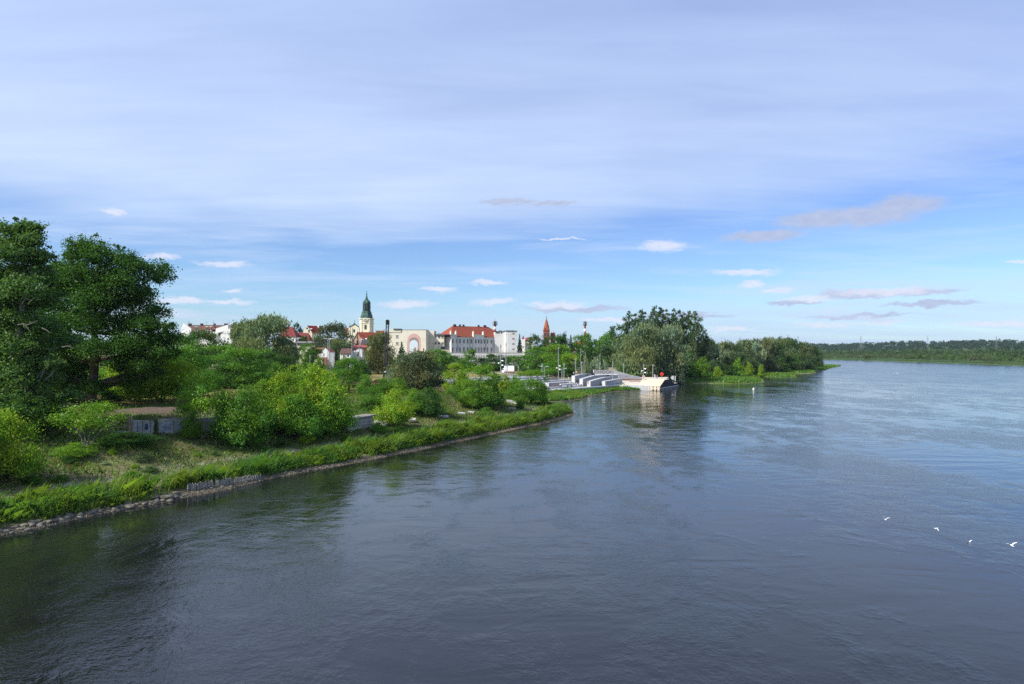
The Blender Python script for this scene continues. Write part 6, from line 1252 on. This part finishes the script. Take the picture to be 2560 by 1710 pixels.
for i, (px, top, d) in enumerate(((1995,839,1750),(2152,839,1750),(2319,841,1800),(2491,841,1850),(1849,842,2100))):
    x, y = (px-CX)/F*d, d; z = gz(x, y); h0 = HC-(top-HY)/F*d-z; e = empty('power_pylon', (x, y, z), ('grey lattice power pylon second from the left on the far hills','grey lattice power pylon in the middle of the far row of five','grey lattice power pylon fourth from the left on the far hills','rightmost grey lattice power pylon on the far hills','leftmost faint pylon above the willow tree line')[i], 'pylon', 'power pylons on the horizon')
    b = MB(); W0 = lambda t: 2.2*(1-t)+.5
    for k_ in range(8):
        a, c = k_/8, (k_+1)/8
        for s_ in (-1, 1):
            for u in (-1, 1): b.cyl((s_*W0(a), u*W0(a), h0*a), (s_*W0(c), u*W0(c), h0*c), .14, n=3)
        b.cyl((-W0(a), -W0(a), h0*a), (W0(c), -W0(c), h0*c), .09, n=3); b.cyl((W0(a), W0(a), h0*a), (-W0(c), W0(c), h0*c), .09, n=3)
    b.build('lattice_tower', mat('grey_pylon_steel', (.16,.17,.19), .7, .1, 1), e)
    for f_ in (.80, .90): MB().prism([(-3.2,h0*f_),(0,h0*f_+.7),(3.2,h0*f_),(0,h0*f_-.3)], -.15, .15, 'y').build('cross_arm', mat('grey_pylon_steel', (.16,.17,.19)), e)
# ------------------------------------------------------------ gulls
def gull(px, py, d, lb, up, span, rz, roll=0, flying=True):
    p = P(px, py, d) if flying else Vector((*G0(px, py), .05)); rb = [(-.24,0,.0,.015),(-.16,0,0,.05),(-.02,0,.01,.075),(.1,0,.02,.06),(.17,0,.05,.045),(.22,0,.06,.04),(.27,0,.05,.012)]
    b = MB(); n = 8; vs = []; fs = []
    for (a, _, c, r_2) in rb:
        for i in range(n): t = 2*math.pi*i/n; vs.append((a, r_2*math.cos(t), c+r_2*math.sin(t)))
    for k_ in range(len(rb)-1): fs += [(k_*n+i, k_*n+(i+1) % n, (k_+1)*n+(i+1) % n, (k_+1)*n+i) for i in range(n)]
    b.add(vs, fs); b.add([(-.22,-.03,0),(-.40,-.10,.01),(-.40,.10,.01),(-.22,.03,0)], [(0,1,2,3)]); b.add([(.26,-.012,.05),(.33,0,.04),(.26,.012,.05),(.27,0,.065)], [(0,1,3),(1,2,3),(0,2,1)])
    e = b.build('gull', WHITEP, None, True, tuple(p), (roll, 0, rz)); tag(e, lb, 'bird', 'gulls over the river'); e.scale = (.45, .45, .45)
    for s_ in (-1, 1):
        if flying: vs = [(.10,s_*.05,.03),(-.07,s_*.05,.03),(.14,s_*span*.45,.03+up),(-.03,s_*span*.45,.03+up),(.0,s_*span,.03+up*1.5),(-.10,s_*span*.97,.03+up*1.5)]
        else: vs = [(.10,s_*.06,.05),(-.05,s_*.08,.05),(-.15,s_*.075,.04),(-.2,s_*.07,.06),(-.36,s_*.03,.05),(-.38,s_*.03,.03)]
        w_ = MB().add(vs+[(a, b_, c-.015) for a, b_, c in vs], [(0,2,3,1),(2,4,5,3),(6,7,9,8),(8,9,11,10),(0,6,8,2),(2,8,10,4),(4,10,11,5),(5,11,9,3),(3,9,7,1)]).build('wing', WHITEP, e)
        if flying: MB().add([(.01,s_*span*.99,.03+up*1.5),(-.09,s_*span*.96,.032+up*1.5),(-.07,s_*span*1.08,.035+up*1.6)], [(0,1,2)]).build('wing_tip', DARKM, w_)
gull(2213, 1299, 42, 'white gull with raised wings, leftmost over the river', .28, .52, 1.3, .25); gull(2342, 1321, 46, 'white gull gliding edge-on, second from the left', -.12, .40, .3, .3); gull(2423, 1357, 50, 'small white gull with wings raised in a V', .28, .45, 1.6); gull(2529, 1364, 34, 'largest white gull with wings spread wide', .20, .60, 1.5, -.1); gull(2516, 1320, 55, 'faint small gull above the largest one', .2, .42, 1.6)
for i, (px, py) in enumerate(((2236,934),(2243,933.5),(2233,935))):
    o = None; gull(px, py, 0, ('middle','right-hand','left-hand')[i]+' of three white birds resting on the far water', 0, 0, 1.5+i, 0, False); COL.objects[-1]
    for q in COL.objects:
        if q.name.startswith('gull') and q.get('label', '').endswith('far water'): q.scale = (1.6, 1.6, 1.6)
# ------------------------------------------------------------ people
SKIN = mat('skin', (.48,.29,.21), .6, .06, 3); HAIR = mat('dark_hair', (.03,.02,.015), .8, .2, 5)
def skin_mesh(name, V_, E_, Rd, m, lv=1, root=0):
    me = bpy.data.meshes.new(name); me.from_pydata([tuple(v) for v in V_], E_, []); o = bpy.data.objects.new(name, me); COL.objects.link(o)
    md = o.modifiers.new('s', 'SKIN'); me.skin_vertices[0].data if me.skin_vertices else bpy.data
    bpy.context.view_layer.objects.active = o
    sk = me.skin_vertices[0].data if len(me.skin_vertices) else None
    if sk:
        for i, r_2 in enumerate(Rd): sk[i].radius = (r_2, r_2) if not isinstance(r_2, tuple) else r_2; sk[i].use_root = (i == root)
    sb = o.modifiers.new('b', 'SUBSURF'); sb.levels = lv; sb.render_levels = lv
    dg = bpy.context.evaluated_depsgraph_get(); out = bpy.data.meshes.new_from_object(o.evaluated_get(dg)); bpy.data.objects.remove(o); out.materials.clear(); out.materials.append(m)
    out.polygons.foreach_set('use_smooth', [True]*len(out.polygons)); out.name = name; return out
def figure(pose):
    """joints in metres: x forward is -y; returns meshes body, shirt, trousers, hair"""
    sit = pose == 'sit'; walk = pose == 'walk'
    hz = .50 if sit else .93; J = {}
    J['pel'] = (0,0,hz); J['bel'] = (0,.01,hz+.16); J['che'] = (0,.0,hz+.38); J['nek'] = (0,-.01,hz+.54); J['hd0'] = (0,-.03,hz+.62); J['hd1'] = (0,-.035,hz+.72); J['hd2'] = (0,-.02,hz+.80)
    for s_, n_ in ((-1,'l'),(1,'r')):
        sw_ = (.18*s_ if walk else .03)
        J['sh'+n_] = (s_*.17,0,hz+.47); J['el'+n_] = (s_*.24,-.04+sw_*.6,hz+.20); J['wr'+n_] = (s_*.25,-.12+sw_,hz-.02) if not sit else (s_*.17,-.30,hz+.12)
        J['hp'+n_] = (s_*.09,0,hz-.05)
        if sit: J['kn'+n_] = (s_*.12,-.44,hz+.02); J['an'+n_] = (s_*.12,-.46,.08); J['to'+n_] = (s_*.13,-.62,.04)
        else: J['kn'+n_] = (s_*.10,-.05-sw_*.9,.50); J['an'+n_] = (s_*.10,.03-sw_*1.5,.09); J['to'+n_] = (s_*.11,-.12-sw_*1.5,.04)
        w_ = Vector(J['wr'+n_]); dr = (w_-Vector(J['el'+n_])).normalized(); J['pm'+n_] = tuple(w_+dr*.08)
        for f in range(4): J['f%d%s' % (f, n_)] = tuple(Vector(J['pm'+n_])+dr*(.075+.01*(f in (1,2)))+Vector((0,(f-1.5)*.02,0))+Vector((0,-.012*f,0)))
        J['th'+n_] = tuple(w_+dr*.06+Vector((0,-.055,0)))
    E = [('pel','bel'),('bel','che'),('che','nek'),('nek','hd0'),('hd0','hd1'),('hd1','hd2')]
    Rd = dict(pel=.12,bel=.115,che=.13,nek=.05,hd0=.075,hd1=.095,hd2=.07)
    for n_ in 'lr':
        E += [('che','sh'+n_),('sh'+n_,'el'+n_),('el'+n_,'wr'+n_),('wr'+n_,'pm'+n_),('wr'+n_,'th'+n_),('pel','hp'+n_),('hp'+n_,'kn'+n_),('kn'+n_,'an'+n_),('an'+n_,'to'+n_)]+[('pm'+n_,'f%d%s' % (f, n_)) for f in range(4)]
        Rd.update({'sh'+n_:.06,'el'+n_:.042,'wr'+n_:.028,'pm'+n_:.032,'th'+n_:.01,'hp'+n_:.085,'kn'+n_:.058,'an'+n_:.038,'to'+n_:.034}); Rd.update({'f%d%s' % (f, n_): .009 for f in range(4)})
    def mk(names, grow, m, nm):
        ks = [k_ for k_ in J if k_ in names]; ix = {k_: i for i, k_ in enumerate(ks)}; ee = [(ix[a], ix[b_]) for a, b_ in E if a in ix and b_ in ix]
        return skin_mesh(nm, [J[k_] for k_ in ks], ee, [Rd[k_]+grow for k_ in ks], m)
    body = mk(set(J), 0, SKIN, 'body'); top_ = mk({'pel','bel','che','shl','shr','ell','elr'}, .015, None, 'shirt'); leg = mk({'pel','hpl','hpr','knl','knr','anl','anr'}, .014, None, 'trousers')
    hx, hy, hz2 = J['hd1']; b = MB().lathe([(.02,hz2-.04),(.098,hz2-.02),(.112,hz2+.04),(.10,hz2+.10),(.05,hz2+.15),(.01,hz2+.16)], 10, (hx, hy+.025)); hair = b.mesh('hair', HAIR, True)
    b = MB(); b.cyl((-.035, hy-.098, hz2), (-.035, hy-.108, hz2), .012, n=6).cyl((.035, hy-.098, hz2), (.035, hy-.108, hz2), .012, n=6); eyes = b.mesh('eyes', DARKM)
    face = MB().prism([(-.012,hz2-.045),(.012,hz2-.045),(.006,hz2+.0),(-.006,hz2+.0)], hy-.125, hy-.09, 'y').cyl((-.025,hy-.10,hz2-.07),(.025,hy-.10,hz2-.07),.006,n=4).mesh('face_features', mat('lips', (.35,.13,.10), .6, .05, 3))
    return body, top_, leg, hair, eyes, face
POSE = {k_: figure(k_) for k_ in ('stand', 'sit', 'walk')}
def person(pose, px, py, zz, lb, top_, leg, rz=0, d=None):
    x, y, z = onp(px, py, zz) if d is None else site(px, d); e = empty('person', (x, y, z), lb, 'person', 'people on the riverside plaza', rz); pm_ = POSE[pose]
    link('body', pm_[0], None, e)
    for me_, nm, col in ((pm_[1], 'shirt', top_), (pm_[2], 'trousers', leg)):
        o = link(nm, me_, None, e)
        if not me_.materials: me_.materials.append(None)
        o.material_slots[0].link = 'OBJECT'; o.material_slots[0].material = col
    link('hair', pm_[3], None, e); link('eyes', pm_[4], None, e); link('face_features', pm_[5], None, e)
BK = mat('black_cloth', (.02,.02,.025), .9, .2, 4); WC = mat('white_cloth', (.75,.75,.75), .9, .05, 4); BL = mat('blue_cloth', (.05,.08,.18), .9, .1, 4); PC = mat('pink_cloth', (.55,.22,.25), .9, .1, 4); GC = mat('grey_cloth', (.25,.25,.27), .9, .1, 4); SK2 = mat('bare_leg_tone', (.45,.27,.20), .7, .06, 3)
for a in (('walk',1470,963.5,2.45,'person in black top and bare legs walking down the terraces',BK,SK2,.6),('sit',1363,954,3.0,'person in dark clothes sitting beside the upper sloping bench',BK,BK,1.2),('sit',1441.5,964.5,2.3,'person in white shirt sitting low on the lowest terrace step',WC,BK,.8),
          ('sit',1420,945,3.6,'person in black sitting on a white seat right of the loudspeaker pole',BK,BK,.4),('sit',1469,943,4.3,'person in dark clothes seated between the upper two ramps',BK,BL,.9),('stand',1434.5,940,4.0,'person in white shirt standing by the left end of the highest ramp',WC,BL,.3),
          ('stand',1441,937,4.3,'person in white beside the back left lamp post',WC,GC,-.3),('stand',1445.5,937,4.3,'person in pink trousers right of the back left lamp post',BK,PC,.6),('sit',1507,937.5,4.6,'person in grey sitting under the letters, left one',GC,GC,0),('sit',1511,937.5,4.6,'person in black sitting under the letters, right one',GC,BK,0),
          ('sit',1566,947.5,3.3,'person in blue and pink sitting at the left end of the deck',BL,PC,.5),('stand',1637,946,3.4,'person in white standing left of the red lifebuoy stand',WC,WC,.2),('stand',1643,947.5,3.3,'person in dark clothes beside the one in white on the dock',BK,BL,-.5),
          ('stand',1358,937,4.2,'person in white on the footpath at the left of the plaza',WC,GC,1),('stand',1403.5,938,3.9,'person in white right of the loudspeaker pole',WC,GC,1),('sit',1356.5,946,3.5,'person in white low on the left end of the plaza',WC,GC,1),('sit',1372,944,3.6,'person in brown sitting behind the upper sloping bench',PC,BK,2),
          ('sit',1400.5,968,2.2,'person in white sitting at the right end of the lower sloping bench',WC,BK,2),('sit',1571,942.5,3.7,'person in black sitting at the deck back, left of two',BK,BK,.2),('sit',1574,942.5,3.7,'person in black sitting at the deck back, right of two',BK,BK,.2)): person(*a)
def bike(px, py, zz, lb, rz):
    x, y, z = onp(px, py, zz); e = empty('motor_scooter', (x, y, z), lb, 'scooter', 'scooters parked by the ramps', rz)
    for a in (-.6, .6): w1_ = MB().cyl((a, -.06, .3), (a, .06, .3), .3, n=12).build('wheel', WHEEL, e)
    MB().prism([(-.7,.5),(-.2,.35),(.3,.35),(.5,.9),(.4,1.0),(.15,.55),(-.1,.6),(-.2,.8),(-.75,.78)], -.14, .14, 'y').build('body', BK, e); MB().cyl((.42, -.3, 1.02), (.42, .3, 1.02), .025, n=5).build('handlebar', METAL, e); MB().box(-.7, -.15, -.13, .13, .81, .87).build('saddle', DARKM, e)
bike(1473.5, 937.5, 4.9, 'dark motor scooter left of the text wall, first of three', .5); bike(1477.5, 938, 4.9, 'dark motor scooter left of the text wall, middle one', -.4); bike(1481.5, 938, 4.9, 'dark motor scooter closest to the text wall', .3)

# ------------------------------------------------------------ the air over the river
hz = bpy.data.materials.new('thin_air_haze'); hz.use_nodes = True; hz.node_tree.nodes.clear()
pv_ = hz.node_tree.nodes.new('ShaderNodeVolumePrincipled'); pv_.inputs['Color'].default_value = (.75, .85, 1, 1); pv_.inputs['Density'].default_value = .00004; pv_.inputs['Anisotropy'].default_value = .2
ho = hz.node_tree.nodes.new('ShaderNodeOutputMaterial'); hz.node_tree.links.new(pv_.outputs[0], ho.inputs['Volume'])
o = MB().box(-9500, 9500, -900, 12500, -4, 90).build('haze', hz); o['kind'] = 'stuff'; o['label'] = 'thin pale blue haze over the river and the far hills'

for o in COL.objects:
    if o.parent is None and o.get('label') and not o.get('kind'): o['kind'] = 'thing'
